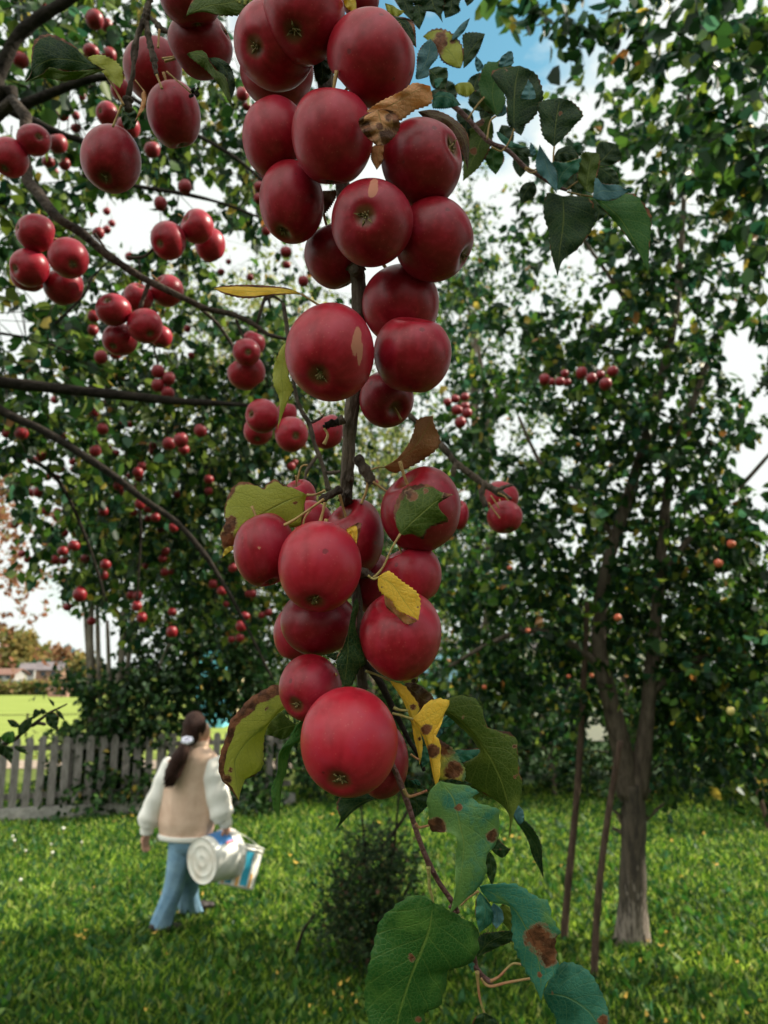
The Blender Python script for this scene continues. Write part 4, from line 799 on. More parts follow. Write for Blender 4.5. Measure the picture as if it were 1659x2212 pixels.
# small far apples: a few labelled bunches, each apple an object of its own
for lab, gr, s in FARA:
    for z in s.split():
        u, v, r = map(float, z.split(',')); make_apple(u, v, r * random.uniform(.96, 1.1), r * random.uniform(.98, 1.12), min(36.0 / r, 4.2), None, lab, gr, small=True)
for z in '1579,1175,9 1551,1217,9 1334,1334,8 1101,1227,5 1140,1362,5 1228,1461,4.5 1278,1459,5 1046,1484,5'.split():
    u, v, r = map(float, z.split(',')); make_apple(u, v, r, r, dT - .9, None, 'small orange apple among the leaves of the right hand tree', 'orange apples of the right tree', small=True, m=ORANGE_APPLE)
make_apple(1578, 1536, 9, 9, dT - .9, None, 'pale yellow apple low in the right hand tree', None, small=True, m=YELLOW_APPLE)

# ------------------------------------------------------------------ near leaves
PALS = {'G': ((.035, .12, .022), (.10, .21, .04)), 'T': ((.022, .12, .078), (.07, .23, .165)), 'B': ((.07, .17, .19), (.12, .25, .27)), 'D': ((.010, .036, .012), (.022, .06, .016)),  # sky sheen on glossy leaves is put into the T, B and Q colours
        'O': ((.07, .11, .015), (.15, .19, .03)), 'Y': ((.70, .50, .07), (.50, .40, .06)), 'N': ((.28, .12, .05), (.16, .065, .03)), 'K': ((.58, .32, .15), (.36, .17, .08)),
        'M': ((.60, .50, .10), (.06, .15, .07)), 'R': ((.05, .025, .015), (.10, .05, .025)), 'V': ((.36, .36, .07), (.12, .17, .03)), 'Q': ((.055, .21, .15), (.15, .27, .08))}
def resample(pts, n):
    p, _ = spline([Vector(q) for q in pts], [0] * len(pts), 6); p = np.array([tuple(q) for q in p])
    s = np.concatenate([[0], np.cumsum(np.linalg.norm(np.diff(p[:, :2], axis=0), axis=1))]); t = np.linspace(0, s[-1], n)
    return np.stack([np.interp(t, s, p[:, k]) for k in range(3)], -1)
def leaf(parent, crop, kind, mid, left, right, d=.44, dz=(0, 0), edge=.06, spots=.0, bias=0.0, ser=3.0, cup=.18, blot=None, label=None, wave=3.6, name='leaf', edr=None):
    """mid/left/right run from the base to the tip in photo pixels; dz pulls the two edges towards (+) or away from the eye, in pixels"""
    n = 46; mpts, L_, R_ = [resample(CP(crop, s), n) for s in (mid, left, right)]
    # join both ends to the midrib
    t = np.linspace(0, 1, n)[:, None]; e0 = np.exp(-(t / .04) ** 2); e1 = np.exp(-((1 - t) / .04) ** 2)
    L_ = L_ * (1 - e0 - e1) + mpts[:1] * e0 + mpts[-1:] * e1; R_ = R_ * (1 - e0 - e1) + mpts[:1] * e0 + mpts[-1:] * e1
    mm = 7; rows = []; TS = []; ph = random.random() * 6; seed = random.random()
    for side, E, z in ((-1, L_, dz[0]), (1, R_, dz[1])):
        ks = range(mm, 0, -1) if side < 0 else range(0, mm + 1)
        for k in ks:
            s = k / mm; Q = mpts * (1 - s) + E * s
            wv = np.linalg.norm((E - mpts)[:, :2], axis=1)
            if k == mm:
                saw = ((np.arange(n) * 7 // 10) % 2) * 1.0; saw = (np.arange(n) % 3) / 2.0
                dr = (E - mpts)[:, :2] / np.maximum(wv, 1)[:, None]; Q[:, :2] += dr * (saw * ser * np.clip(wv / 25, 0, 1))[:, None]
            zz = z * s * np.sin(math.pi * np.clip(t[:, 0], .03, .97)) ** .6 + cup * wv * (s * s) * -1 + wave * s * np.sin(t[:, 0] * 17 + ph + side) * np.clip(wv / 20, 0, 1) + wave * .5 * s * np.sin(t[:, 0] * 9 * 2.2 + side * 2)
            Q[:, 2] += zz; rows.append(Q); TS.append(np.stack([t[:, 0], np.full(n, side * s), np.full(n, seed)], -1))
    A = np.stack(rows, 1); TSa = np.stack(TS, 1); m = A.shape[1]; A = A.reshape(-1, 3); TSa = TSa.reshape(-1, 3)
    dd = d - A[:, 2] / F * d
    W = np.array(CAM) + (((A[:, [0]] - CU) / F) * np.array(RT) + ((CV - A[:, [1]]) / F) * np.array(UP) + np.array(FW)) * dd[:, None]
    i = np.arange(n * m).reshape(n, m); f = np.stack([i[:-1, :-1], i[:-1, 1:], i[1:, 1:], i[1:, :-1]], -1).reshape(-1, 4)
    cA, cB = PALS[kind]; k = len(W); bl = np.zeros(k)
    if blot:
        for (bu, bv, br) in blot:
            (cu, cv, _), = CP(crop, f'{bu},{bv}'); rr = br / CROPS[crop][2] * .5486
            q = np.hypot(A[:, 0] - cu, A[:, 1] - cv) / rr; bl = np.maximum(bl, np.clip(1.2 - .7 * q, 0, 1))
    o = mesh(name, W, f, LEAF, parent, True, {'ts': ('FLOAT_VECTOR', TSa), 'prm': ('FLOAT_VECTOR', np.stack([np.where(TSa[:, 1] > 0, edge if edr is None else edr, edge), np.full(k, spots), np.full(k, bias)], -1)), 'cA': ('FLOAT_COLOR', np.tile([*cA, 1], (k, 1))),
             'cB': ('FLOAT_COLOR', np.tile([*cB, 1], (k, 1))), 'blot': ('FLOAT', bl)})
    sm = o.modifiers.new('blade', 'SOLIDIFY'); sm.thickness = .00025; sm.offset = 0
    if label: o['label'] = label
    return o
def stalk(parent, crop, pts, r, d, m=PETIOLE, name='petiole', knob=.05):
    b = MB(); q = CP(crop, pts); rr = list(r) if hasattr(r, '__len__') else [r] * len(q)
    if name in ('petiole', 'fruit_stalk'): rr = [x * .78 * (1.12 if i in (0, len(rr) - 1) else .92) for i, x in enumerate(rr)]
    b.tube([P(u, v, d - z / F * d) for u, v, z in q], [x / F * d for x in rr], 9, 5, knob); return b.build(name, m, parent)

# the hanging branch
br = empty('hanging_branch', P(735, 300, .47), 'grey woody branch hanging straight down through the cluster of big apples', 'branch')
stalk(br, 'x', '722,-120 712,20 702,150 715,260 740,400 762,520 770,575 776,640 773,740 764,850 756,930 752,1000 747,1085 746,1140 760,1230 772,1300 776,1400 782,1470 788,1490', (20, 19, 18, 18, 17, 17, 17, 16, 16, 15.5, 15.5, 15, 14, 12, 11, 11, 12, 12, 10), .475, BARK, 'stem', .10)
for s, r in (('763,572 770,580 778,572', (19, 20, 17)), ('742,1070 748,1076 755,1072', (17, 18, 15)), ('742,1128 746,1134 752,1132', (14, 15, 12)), ('748,1032 756,1036 764,1035', (7, 8, 4)), ('744,905 730,912 720,920', (10, 8, 4))):
    stalk(br, 'x', s, r, .468, BARK, 'bud_ring', .2)
stalk(br, 'x', '770,985 785,1010 800,1035 806,1045', (11, 12, 12, 8), .46, BARK, 'spur', .25); stalk(br, 'x', '738,1055 715,1068 700,1076 690,1082', (9, 8, 11, 8), .455, BARK, 'spur', .25)
stalk(br, 'x', '760,1240 785,1238 800,1243 812,1250', (10, 10, 8, 6), .435, BARK, 'spur', .25); stalk(br, 'x', '732,912 716,915 706,920 700,925', (7, 9, 8, 4), .44, DARKBARK, 'spur', .3)
for s, r, d in (('806,1040 830,1058 850,1068', 3.2, .455), ('795,1040 790,1065 780,1088', 4, .46), ('700,1078 672,1098 640,1120 614,1135', (3.5, 3.6, 3.8, 4.5), .425), ('702,1085 698,1105 692,1127', (4, 4.2, 5), .42),
                ('700,925 708,940 700,960', (3, 4, 5), .43), ('640,1052 650,1010 665,1005', (2.5, 3, 3), .52), ('655,1142 658,1120 672,1100', (2, 3, 2.5), .43), ('700,1490 715,1468 728,1455', (4, 4.5, 5), .43)):
    stalk(br, 'x', s, r, d, STALK, 'fruit_stalk')
# thin twigs behind the stem
tw = empty('thin_twig', P(690, 980, .6), 'thin bare twig running down behind the stem beside the four small apples', 'twig')
stalk(tw, 'x', '612,655 625,740 637,840 650,885 668,915 680,960 697,1005 710,1060', (5, 4.5, 4, 5, 5, 5, 5, 6), .60, BARK, 'stem', .15); stalk(tw, 'x', '705,1022 722,1021 735,1018', (4, 5, 4), .60, BARK, 'spur', .3); stalk(tw, 'x', '685,985 672,1003 662,1020 658,1040', (4, 4, 4, 3), .6, BARK, 'spur', .2)
stalk(tw, 'x', '668,915 690,905 700,895', (3, 3, 2), .6, BARK, 'spur', .2)
rt = empty('side_twig', P(1000, 1000, .95), 'grey brown side twig right of the stem ending in a dry spur', 'twig')
stalk(rt, 'x', '880,893 925,935 960,970 985,1000 1010,1020 1045,1045 1075,1062 1105,1078', (6, 7, 7, 8, 7, 8, 9, 3), .95, BARK, 'stem', .18)
for s, r in (('985,1000 980,1015 978,1030', (5, 6, 5)), ('1045,1045 1040,1070 1050,1095', (5, 6, 5)), ('1070,1060 1095,1050 1108,1048', (5, 4, 2))): stalk(rt, 'x', s, r, .93, BARK, 'spur', .25)
for s in ('1060,1070 1070,1085 1078,1098', '1055,1085 1065,1100 1080,1120', '1075,1065 1090,1072 1098,1082'): stalk(rt, 'x', s, 2, .9, STALK, 'fruit_stalk')
# lower red shoot with the big leaves
sh = empty('leafy_shoot', P(870, 1800, .45), 'reddish brown shoot below the lowest apple bearing large serrated leaves', 'shoot')
stalk(sh, 'a', '20,-60 100,40 200,180 310,400 380,540 440,660 520,790 560,900', (9, 9.5, 8, 7, 6, 5, 4.5, 4), .47, DARKBARK, 'stem', .06)
stalk(sh, 'a', '270,780 310,870 350,960 400,1095 440,1210 465,1290 500,1400 545,1530 605,1670 650,1755 700,1840 760,1925 800,1985 840,2060', (6, 6.2, 6.4, 6.6, 6.3, 6, 5.8, 5.8, 7, 5.6, 5.4, 5.6, 6, 4), .43, REDTWIG, 'stem', .05)
stalk(sh, 'b', '560,250 600,310 650,430 700,545 712,610 745,660 790,695 815,700', (4.5, 3.5, 3.2, 6, 6.5, 6, 5.5, 4.5), .435, REDTWIG, 'stem', .06)
for c, s, r in (('b', '432,20 436,80 440,140 452,190 462,232', (6.5, 5.5, 5, 4.5, 2.5)), ('a', '395,1050 430,1108 500,1095 585,1062', (5, 5.5, 4, 3)), ('a', '490,1330 515,1362 560,1356 605,1345', (4, 4.5, 3.4, 3)),
                ('a', '862,1998 930,1930 1005,1883', (2.5, 3, 3.5)), ('b', '800,697 850,672 900,620 940,592 985,600', (4.5, 4, 3.6, 3.6, 3.4)), ('b', '745,680 770,715 810,727 900,705 1045,680', (3, 4, 4.4, 4, 3)),
                ('b', '722,640 728,720 738,800 765,890', (5.5, 4.5, 3.5, 3)), ('a', '300,432 380,452 470,482', (3.4, 3.6, 4)), ('a', '80,85 180,120 285,168', (3.5, 3.2, 3)), ('a', '450,765 490,795 520,810', (3, 3, 3)), ('a', '310,385 360,405 430,408', (5, 4, 3))):
    stalk(sh, c, s, r, .425, PETIOLE)
lf = lambda *a, **k: leaf(sh, *a, **k)
lf('b', 'G', '460,230 430,410 340,640 270,850 240,1000 225,1180', '450,200 370,185 290,215 220,270 150,340 125,430 100,530 75,640 60,740 60,850 90,960 130,1080 225,1180',
   '470,235 560,280 640,330 710,370 725,450 720,530 660,600 540,635 540,700 520,760 490,850 410,880 400,970 320,1100 225,1180', .40, (22, -34), edge=.0, blot=[(330, 555, 15), (375, 930, 22)], ser=4, wave=6, bias=-.05, label='largest serrated green leaf, low in the middle')
lf('b', 'Q', '735,135 830,185 940,270 1010,380 1060,480 1090,600 1100,700 1100,810', '735,150 800,220 860,235 915,255 930,330 935,420 950,500 985,580 1030,660 1070,730 1100,810',
   '760,125 850,120 960,130 1060,195 1140,230 1160,320 1210,410 1180,450 1190,560 1200,610 1170,670 1130,710 1100,810', .405, (-14, 20), wave=5, bias=-.12, blot=[(1090, 440, 72), (1150, 500, 70), (1150, 570, 42), (1095, 660, 16)], edge=0, ser=4.5, label='green leaf with teal sky sheen and a large brown dead patch')
lf('b', 'T', '1115,770 1250,790 1380,870 1440,960 1500,1100', '1150,690 1210,600 1290,592 1380,640 1440,730 1490,850 1505,960 1500,1100', '1115,790 1150,850 1190,910 1200,960 1280,1060 1400,1130 1500,1100', .415, (8, -8), blot=[(1470, 930, 32), (1170, 765, 9)], edge=0)
lf('b', 'T', '740,170 770,280 735,408', '720,190 713,290 735,408', '790,220 815,330 735,408', .41, (10, -12)); lf('b', 'B', '820,235 840,310 835,388', '803,250 798,320 835,388', '862,260 877,330 835,388', .415, (0, 8), cup=0)
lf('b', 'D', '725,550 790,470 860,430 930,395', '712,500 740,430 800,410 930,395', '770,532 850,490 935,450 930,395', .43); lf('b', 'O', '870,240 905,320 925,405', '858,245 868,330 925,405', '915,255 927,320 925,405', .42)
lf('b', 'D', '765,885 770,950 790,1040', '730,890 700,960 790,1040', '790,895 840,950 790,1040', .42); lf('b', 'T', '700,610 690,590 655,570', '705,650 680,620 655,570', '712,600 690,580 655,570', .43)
lf('a', 'Q', '690,985 790,1110 830,1240 855,1370 880,1500 865,1700 830,1900 765,2070', '600,1030 585,1120 600,1250 600,1330 640,1395 770,1405 830,1460 825,1560 815,1750 815,1880 765,2070',
   '740,1010 830,1015 900,1020 1000,1075 945,1120 1010,1170 1160,1215 1165,1300 1165,1400 1140,1500 1060,1600 1065,1720 1000,1850 870,1970 765,2070', .40, (6, -14), bias=.05, blot=[(660, 1370, 70), (1120, 1430, 44), (845, 1200, 26)], edge=0, wave=6, ser=3, label='curled green leaf with teal sky sheen and reddish brown patches')
lf('a', 'O', '700,400 790,440 880,520 970,615 1050,720 1115,820 1170,930 1210,1040 1240,1160 1260,1300 1250,1445', '735,440 860,545 960,650 1040,790 960,805 890,840 878,930 900,1010 1000,1060 1150,1140 1240,1235 1262,1330 1250,1445',
   '700,320 790,290 960,310 1030,400 1060,520 1120,570 1250,590 1310,650 1320,760 1330,900 1355,1010 1335,1150 1290,1260 1275,1340 1250,1445', .45, (-26, 8), edge=.05, bias=-.02, spots=.16, blot=[(1305, 700, 22), (875, 462, 17), (1040, 530, 12), (1310, 950, 14)], label='long olive leaf hanging with wavy edge, right of the yellow leaves')
lf('a', 'Y', '470,480 540,560 590,680 630,860 655,1030', '470,482 520,565 560,640 598,760 625,900 655,1030', '490,470 580,350 690,315 765,345 720,440 700,520 640,590 690,680 690,800 685,960 655,1030', .415, (-10, 10), edge=.0, bias=-.25, blot=[(580, 565, 40), (628, 740, 46)], wave=5, label='bright yellow folded leaf with brown marks')
lf('a', 'M', '620,610 700,740 790,870 880,990', '640,680 680,760 680,880 680,965 790,965 880,990', '630,605 720,670 800,730 860,830 890,890 895,950 880,990', .425, (0, 4), edge=.0, bias=.05, blot=[(730, 690, 80), (790, 905, 66)], label='yellow, green and brown mottled leaf')
lf('a', 'Y', '280,165 400,320 450,440 500,600 520,750 525,855', '280,170 360,280 420,400 460,520 480,640 510,760 525,855', '280,160 400,210 480,310 525,390 500,460 530,580 545,680 540,780 525,855', .43, (-8, 0), edge=.1, bias=.0, spots=.2, blot=[(470, 380, 24), (520, 640, 16)], label='narrow yellow leaf with dark specks')
lf('a', 'R', '400,195 500,270 560,320 640,335', '405,210 480,300 530,400 580,385 640,335', '405,180 500,195 600,265 645,325 640,335', .445, wave=6, label='curled dark brown dead leaf'); lf('a', 'V', '385,180 450,165 512,130', '440,198 500,182 512,130', '400,152 470,138 512,130', .45, edge=.2, spots=.3)
lf('a', 'T', '650,540 740,500 820,488', '660,555 760,540 820,488', '720,450 790,460 820,488', .47); lf('a', 'B', '640,600 690,560 740,535', '650,640 700,600 740,535', '645,575 700,540 740,535', .48)
lf('a', 'T', '780,770 900,770 1045,790', '850,840 880,835 960,805 1045,790', '800,730 900,728 1025,728 1045,790', .475); lf('a', 'B', '1270,1230 1320,1250 1378,1300', '1290,1262 1338,1332 1378,1300', '1318,1180 1365,1230 1378,1300', .46, wave=4)
lf('a', 'D', '1290,1270 1400,1400 1480,1530 1510,1680 1533,1775', '1290,1290 1395,1440 1450,1600 1505,1710 1533,1775', '1300,1262 1420,1340 1510,1490 1522,1620 1533,1775', .465, (0, 12), label='narrow dark pointed leaf hanging at the right of the shoot')
lf('a', 'D', '1110,1540 1180,1540 1268,1535', '1115,1555 1200,1605 1268,1535', '1150,1450 1235,1525 1268,1535', .46, blot=[(1180, 1540, 10)]); lf('a', 'D', '1090,1560 1110,1700 1115,1845', '1070,1590 1062,1700 1115,1845', '1105,1560 1148,1680 1115,1845', .46)
lf('a', 'D', '430,1090 500,1160 485,1285', '395,1030 440,1160 485,1285', '580,1060 592,1170 485,1285', .455); lf('a', 'T', '440,975 490,985 540,1015', '470,1005 510,1020 540,1015', '470,970 510,975 540,1015', .45); lf('a', 'D', '390,950 470,1000 580,1050', '400,1030 490,1040 580,1050', '410,955 500,980 580,1050', .458)
lf('a', 'D', '720,980 800,1000 950,1010', '740,1010 850,1020 950,1010', '760,960 850,965 950,1010', .44); lf('a', 'T', '560,700 570,800 545,880', '540,720 535,800 545,880', '600,700 610,800 545,880', .45)
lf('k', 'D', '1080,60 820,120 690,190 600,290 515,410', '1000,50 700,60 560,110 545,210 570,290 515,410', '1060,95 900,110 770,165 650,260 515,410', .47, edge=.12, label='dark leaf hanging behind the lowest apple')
lf('c', 'V', '900,540 790,625 640,800 430,970 310,1110 235,1260 250,1450 270,1600 287,1750', '900,300 770,290 600,370 420,480 300,620 180,760 140,940 70,1130 40,1300 50,1400 90,1500 170,1580 240,1680 287,1750',
   '900,600 800,640 700,740 640,830 600,960 590,1150 590,1280 540,1370 440,1450 370,1470 330,1560 300,1650 287,1750', .46, (16, -24), edge=.40, edr=.06, bias=-.12, spots=.12, blot=[(650, 600, 28), (190, 1360, 30), (150, 1480, 55), (690, 510, 12)], ser=2, label='large yellowing leaf with a dead brown rim, left of the lowest apples')
lf('c', 'G', '1290,552 1180,650 1090,820 1060,970 850,1110 780,1230 800,1450 800,1700 790,1945', '1280,552 1150,690 1010,800 930,950 800,1130 775,1250 770,1380 700,1580 700,1700 730,1870 790,1945', '1292,560 1135,770 1075,980 960,1055 900,1200 870,1400 830,1500 805,1700 790,1945', .435, (8, -18), edge=0, label='narrow green leaf with a bright yellow rib beside the lowest apple')
lf('c', 'O', '1010,800 850,840 620,930', '930,760 800,650 660,800 620,930', '920,940 820,975 720,940 620,930', .475, bias=-.15, spots=.15)
lf('d', 'V', '1080,450 950,480 800,540 590,655 400,780 220,930 90,1090', '1060,475 1050,580 1040,700 970,820 700,820 500,800 350,870 200,1050 90,1090', '1080,442 960,385 800,330 720,270 650,290 560,375 480,340 350,295 240,330 170,420 120,560 105,680 120,790 60,900 90,1090', .455, (-12, 8), edge=.10, bias=-.28, spots=.12, blot=[(150, 800, 90), (130, 980, 110), (945, 545, 20), (700, 280, 35)], ser=2, label='green leaf with brown curled tip, left of the stem end')
lf('d', 'Y', '215,1060 150,1090 80,1190', '215,1090 160,1130 80,1190', '200,1055 110,1085 80,1190', .45)
stalk(sh, 'd', '1080,450 1180,445 1300,395', (4, 3.6, 3.2), .452, PETIOLE)
bl = lambda *a, **k: leaf(br, *a, **k)
bl('e', 'N', '340,495 450,450 560,360 650,240 735,80', '340,490 440,430 530,320 580,210 600,130 650,95 735,80', '360,520 430,540 550,490 640,440 750,360 790,290 770,210 740,140 735,80', .45, (6, -10), edge=.06, wave=4, cup=.3, label='dry rust brown leaf standing above the purple apple'); stalk(br, 'e', '228,518 290,498 345,496', (2.4, 2.4, 2.6), .452, PETIOLE)
bl('e', 'O', '470,1040 540,970 640,880 760,780 900,720', '440,1000 420,880 440,780 510,670 600,650 640,640 720,650 800,700 900,720', '480,1070 560,1040 650,1080 700,990 860,930 800,860 770,800 900,720', .405, (-4, -4), edge=.16, bias=-.2, blot=[(560, 720, 45), (850, 730, 40), (680, 690, 26)], cup=.35, label='torn olive green leaf lying on the purple apple')
stalk(br, 'e', '250,1400 300,1350 340,1290 400,1160 470,1040', (4, 3.4, 3, 3, 3.4), .405, PETIOLE)
bl('e', 'Y', '290,1390 400,1450 500,1590 615,1745', '275,1460 330,1530 400,1580 450,1660 530,1700 615,1745', '320,1370 380,1350 480,1430 600,1520 630,1610 615,1745', .392, (4, 4), edge=0, bias=-.4, blot=[(320, 1475, 9), (613, 1640, 8), (560, 1490, 6)], cup=.15, wave=1, label='bright yellow leaf lying on a red apple'); stalk(br, 'e', '205,1380 250,1410 300,1392', (3, 3.2, 3), .40, PETIOLE)
bl('e', 'K', '340,1540 420,1650 520,1720 605,1752', '335,1620 420,1690 520,1775 605,1752', '345,1540 430,1600 500,1690 605,1752', .396, label='brown underside rim of the yellow leaf')
bl('e', 'Y', '30,1000 80,1020 110,1145', '25,1030 60,1100 110,1145', '90,965 145,965 110,1145', .42, edge=.4, label='small yellow leaf scrap with dark rim at the stem end')
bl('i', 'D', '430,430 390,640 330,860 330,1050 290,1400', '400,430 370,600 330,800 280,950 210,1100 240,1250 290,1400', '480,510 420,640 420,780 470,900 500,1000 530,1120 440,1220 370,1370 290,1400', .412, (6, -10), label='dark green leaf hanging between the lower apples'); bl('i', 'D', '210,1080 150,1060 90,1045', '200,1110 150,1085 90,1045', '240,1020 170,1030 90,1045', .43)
bl('m', 'V', '415,450 395,600 400,720 375,880', '400,450 360,560 355,650 385,740 375,880', '415,470 430,620 450,680 420,750 375,880', .46, edge=.05, bias=-.1, spots=.12, label='yellow green leaf behind the very large scratched apple')
bl('m', 'Y', '500,205 400,188 250,190 55,175', '480,200 350,208 220,222 120,205 55,175', '450,175 300,160 180,158 80,165 55,175', .455, (4, -6), edge=.35, spots=.12, bias=-.05, label='long narrow yellow and brown leaf pointing left'); stalk(br, 'm', '585,260 540,232 495,203', (3, 3, 3), .455, PETIOLE)
bl('n', 'K', '945,610 1050,560 1150,500 1235,470', '960,660 1010,640 1070,655 1150,600 1240,560 1235,470', '865,625 960,560 1080,500 1150,455 1235,470', .405, (-8, 6), wave=5, edge=.0, label='tan curled dead leaf between the upper apples')
bl('n', 'K', '950,600 970,700 945,795', '865,630 850,670 880,730 945,795', '1000,590 1060,640 1060,710 1000,780 945,795', .402, (10, -6), wave=6, edge=.3, spots=.0, blot=[(890, 690, 34), (1000, 750, 46), (1010, 640, 20), (960, 690, 18)], label='hanging black and tan mottled dead leaf'); bl('n', 'K', '965,785 955,850 945,925', '925,790 915,860 945,925', '990,790 980,870 945,925', .43)
bl('n', 'R', '1170,610 1320,650 1420,760 1440,920', '1190,640 1300,690 1390,790 1440,920', '1230,590 1350,640 1440,740 1440,920', .462, (0, -8), edge=.2, label='dark curled leaf rim behind the star eyed apple on the right'); bl('n', 'D', '1000,90 1100,130 1160,260', '1020,130 1090,200 1160,260', '1040,90 1140,120 1160,260', .455, edge=.5); bl('n', 'R', '720,1035 640,1080 605,1215', '700,1040 620,1060 605,1215', '730,1060 680,1140 605,1215', .47, edge=.3)
bl('f', 'V', '-70,30 20,80 92,95', '-60,90 20,140 92,95', '-20,40 40,80 92,95', .48, bias=-.1); bl('n', 'Y', '770,-30 800,20 835,75', '765,-20 775,40 835,75', '800,-40 830,10 835,75', .43, spots=.1, label='small yellow leaf tip between the two top apples')
bl('n', 'D', '640,320 650,400 640,470', '600,330 610,420 640,470', '690,330 690,420 640,470', .455)
# upper right leafy spray
rs = empty('leafy_spray', P(1080, 330, .62), 'spray of dark leaves, some with blue grey sky sheen, reaching right from the upper cluster', 'spray')
stalk(rs, 'g', '60,60 150,120 250,210 330,300 400,370 500,412 560,460 640,540 750,605 840,665 930,700', (6, 6, 5.5, 5.2, 5, 5.4, 4.8, 5, 4.5, 4, 3), .62, REDTWIG, 'stem', .08)
for s in ('505,410 540,350 568,270', '640,540 700,560 745,540', '840,660 835,480 842,400', '930,710 1020,730 1110,745', '930,690 970,660 1000,640', '640,550 680,580 730,565', '250,210 300,130 360,60', '380,350 400,230 440,190', '500,412 470,430 410,400'): stalk(rs, 'g', s, 2.4, .61, STALK, 'petiole')
r_ = lambda *a, **k: leaf(rs, *a, **{'d': .60, **k})
r_('f', 'B', '200,650 280,470 300,320', '175,660 190,560 200,450 240,370 300,320', '300,640 290,560 355,470 350,390 300,320', d=.47, bias=-.3, edge=.08, label='green leaf with grey sky sheen standing beside the big upper right apple')
r_('f', 'V', '545,560 430,400 240,300', '520,565 400,500 350,400 240,300', '560,540 570,420 500,300 400,245 310,250 240,300', bias=-.15, edge=.15, spots=.0, blot=[(390, 310, 45), (350, 390, 60), (420, 360, 20), (480, 340, 22)], label='olive yellow leaf with dark blotches')
r_('f', 'D', '570,560 620,430 745,280', '570,540 570,400 570,290 660,270 745,280', '600,540 680,440 720,350 745,280'); r_('f', 'B', '480,330 550,250 622,150', '500,330 580,250 622,150', '470,310 545,210 622,150', bias=-.3, cup=.4)
r_('f', 'D', '985,1055 980,850 1000,650 1030,540', '985,1055 930,950 920,800 850,700 800,600 900,560 1030,540', '985,1055 1100,1000 1180,900 1215,800 1200,700 1150,600 1030,540', d=.58, blot=[(920, 575, 10)], label='broad dark leaf hanging over the spray'); r_('f', 'G', '840,950 810,720 930,425', '800,900 720,800 700,650 760,520 850,505 930,425', '900,900 900,780 860,650 960,540 965,430 930,425', d=.63, bias=-.2)
r_('f', 'B', '895,550 920,480 935,425', '850,555 880,470 935,425', '975,530 965,430 935,425', d=.595, cup=0); r_('g', 'D', '840,400 850,250 880,65', '840,400 770,330 745,200 740,100 880,65', '840,400 930,310 980,250 1035,180 960,90 880,65', d=.575, blot=[(880, 172, 14)], label='dark leaf with a brown slot beside the broad one')
r_('f', 'B', '1100,815 1110,760 1100,650', '1030,812 1080,700 1100,650', '1165,815 1140,720 1100,650', d=.57, cup=0, label='small folded leaf part with light blue sky sheen')
r_('f', 'T', '320,800 430,790 548,860', '300,880 420,885 548,860', '350,740 470,770 548,860', d=.55, bias=-.2); r_('f', 'D', '290,570 360,640 420,730', '290,640 330,720 420,730', '340,540 435,590 420,730', d=.55); r_('f', 'T', '330,650 370,690 410,645', '330,640 350,720 410,645', '340,650 390,640 410,645', d=.54)
r_('f', 'D', '300,-60 330,60 400,185', '150,-50 180,60 260,90 340,110 400,185', '420,-40 415,60 390,120 400,185'); r_('f', 'D', '470,-50 470,60 420,150', '420,-30 410,70 420,150', '560,-40 530,40 540,90 480,130 420,150'); r_('f', 'D', '620,-60 620,0 600,52', '580,-50 580,0 600,52', '680,-40 640,20 600,52')
r_('f', 'D', '200,40 220,150 210,245', '130,60 140,150 210,245', '270,60 250,150 210,245'); r_('f', 'D', '60,-40 100,40 150,175', '0,-20 60,80 150,175', '150,-40 160,60 150,175'); r_('f', 'D', '350,560 400,580 430,700', '320,600 340,700 430,700', '430,545 440,620 430,700', d=.6)
r_('f', 'V', '500,700 580,690 660,740', '510,760 600,790 660,740', '520,680 620,680 660,740', bias=-.1, spots=.2); r_('f', 'B', '690,590 700,520 670,460', '680,585 665,520 670,460', '740,560 710,500 670,460', cup=0)
r_('g', 'D', '900,740 905,900 880,1100 865,1285', '860,730 800,720 775,800 775,880 810,1000 820,1120 865,1285', '940,735 1080,760 1115,850 1100,960 1000,1100 900,1180 865,1285', (-8, 4), label='large dark pointed leaf hanging lowest on the spray') if False else r_('g', 'D', '900,740 905,900 880,1100 865,1285', '860,730 800,720 775,800 775,880 810,1000 820,1120 865,1285', '940,735 1080,760 1115,850 1100,960 1000,1100 900,1180 865,1285', dz=(-8, 4), label='large dark pointed leaf hanging lowest on the spray')
r_('g', 'G', '1130,760 1280,880 1400,1070 1490,1265', '1120,765 1200,850 1290,950 1400,1100 1450,1180 1490,1265', '1200,750 1300,730 1390,730 1460,800 1505,880 1500,1010 1490,1130 1490,1265', bias=-.3, label='green leaf pointing down at the outer end of the spray')
r_('g', 'B', '742,385 790,530 858,715', '740,390 718,500 728,570 790,630 858,715', '748,400 800,480 850,560 862,640 858,715', dz=(6, -4), d=.59, label='curled leaf with pale blue sky sheen left of the spray tip'); r_('g', 'T', '865,700 900,580 1032,475', '860,640 830,510 920,510 1032,475', '880,690 960,600 1000,570 1032,475', dz=(4, 4)); r_('g', 'D', '830,490 900,440 1010,472', '840,500 920,500 1010,472', '850,430 950,395 1010,472', d=.62)
r_('g', 'B', '1105,752 1160,705 1240,705 1362,695', '1110,755 1190,768 1270,755 1362,695', '1110,740 1128,620 1180,655 1290,665 1320,690 1362,695', d=.585, cup=0, label='curled leaf with pale blue sky sheen right of the spray tip'); r_('g', 'O', '1060,700 1080,560 1100,440', '1000,640 1010,540 1040,445 1100,440', '1110,740 1128,620 1150,520 1145,450 1100,440', bias=-.2)
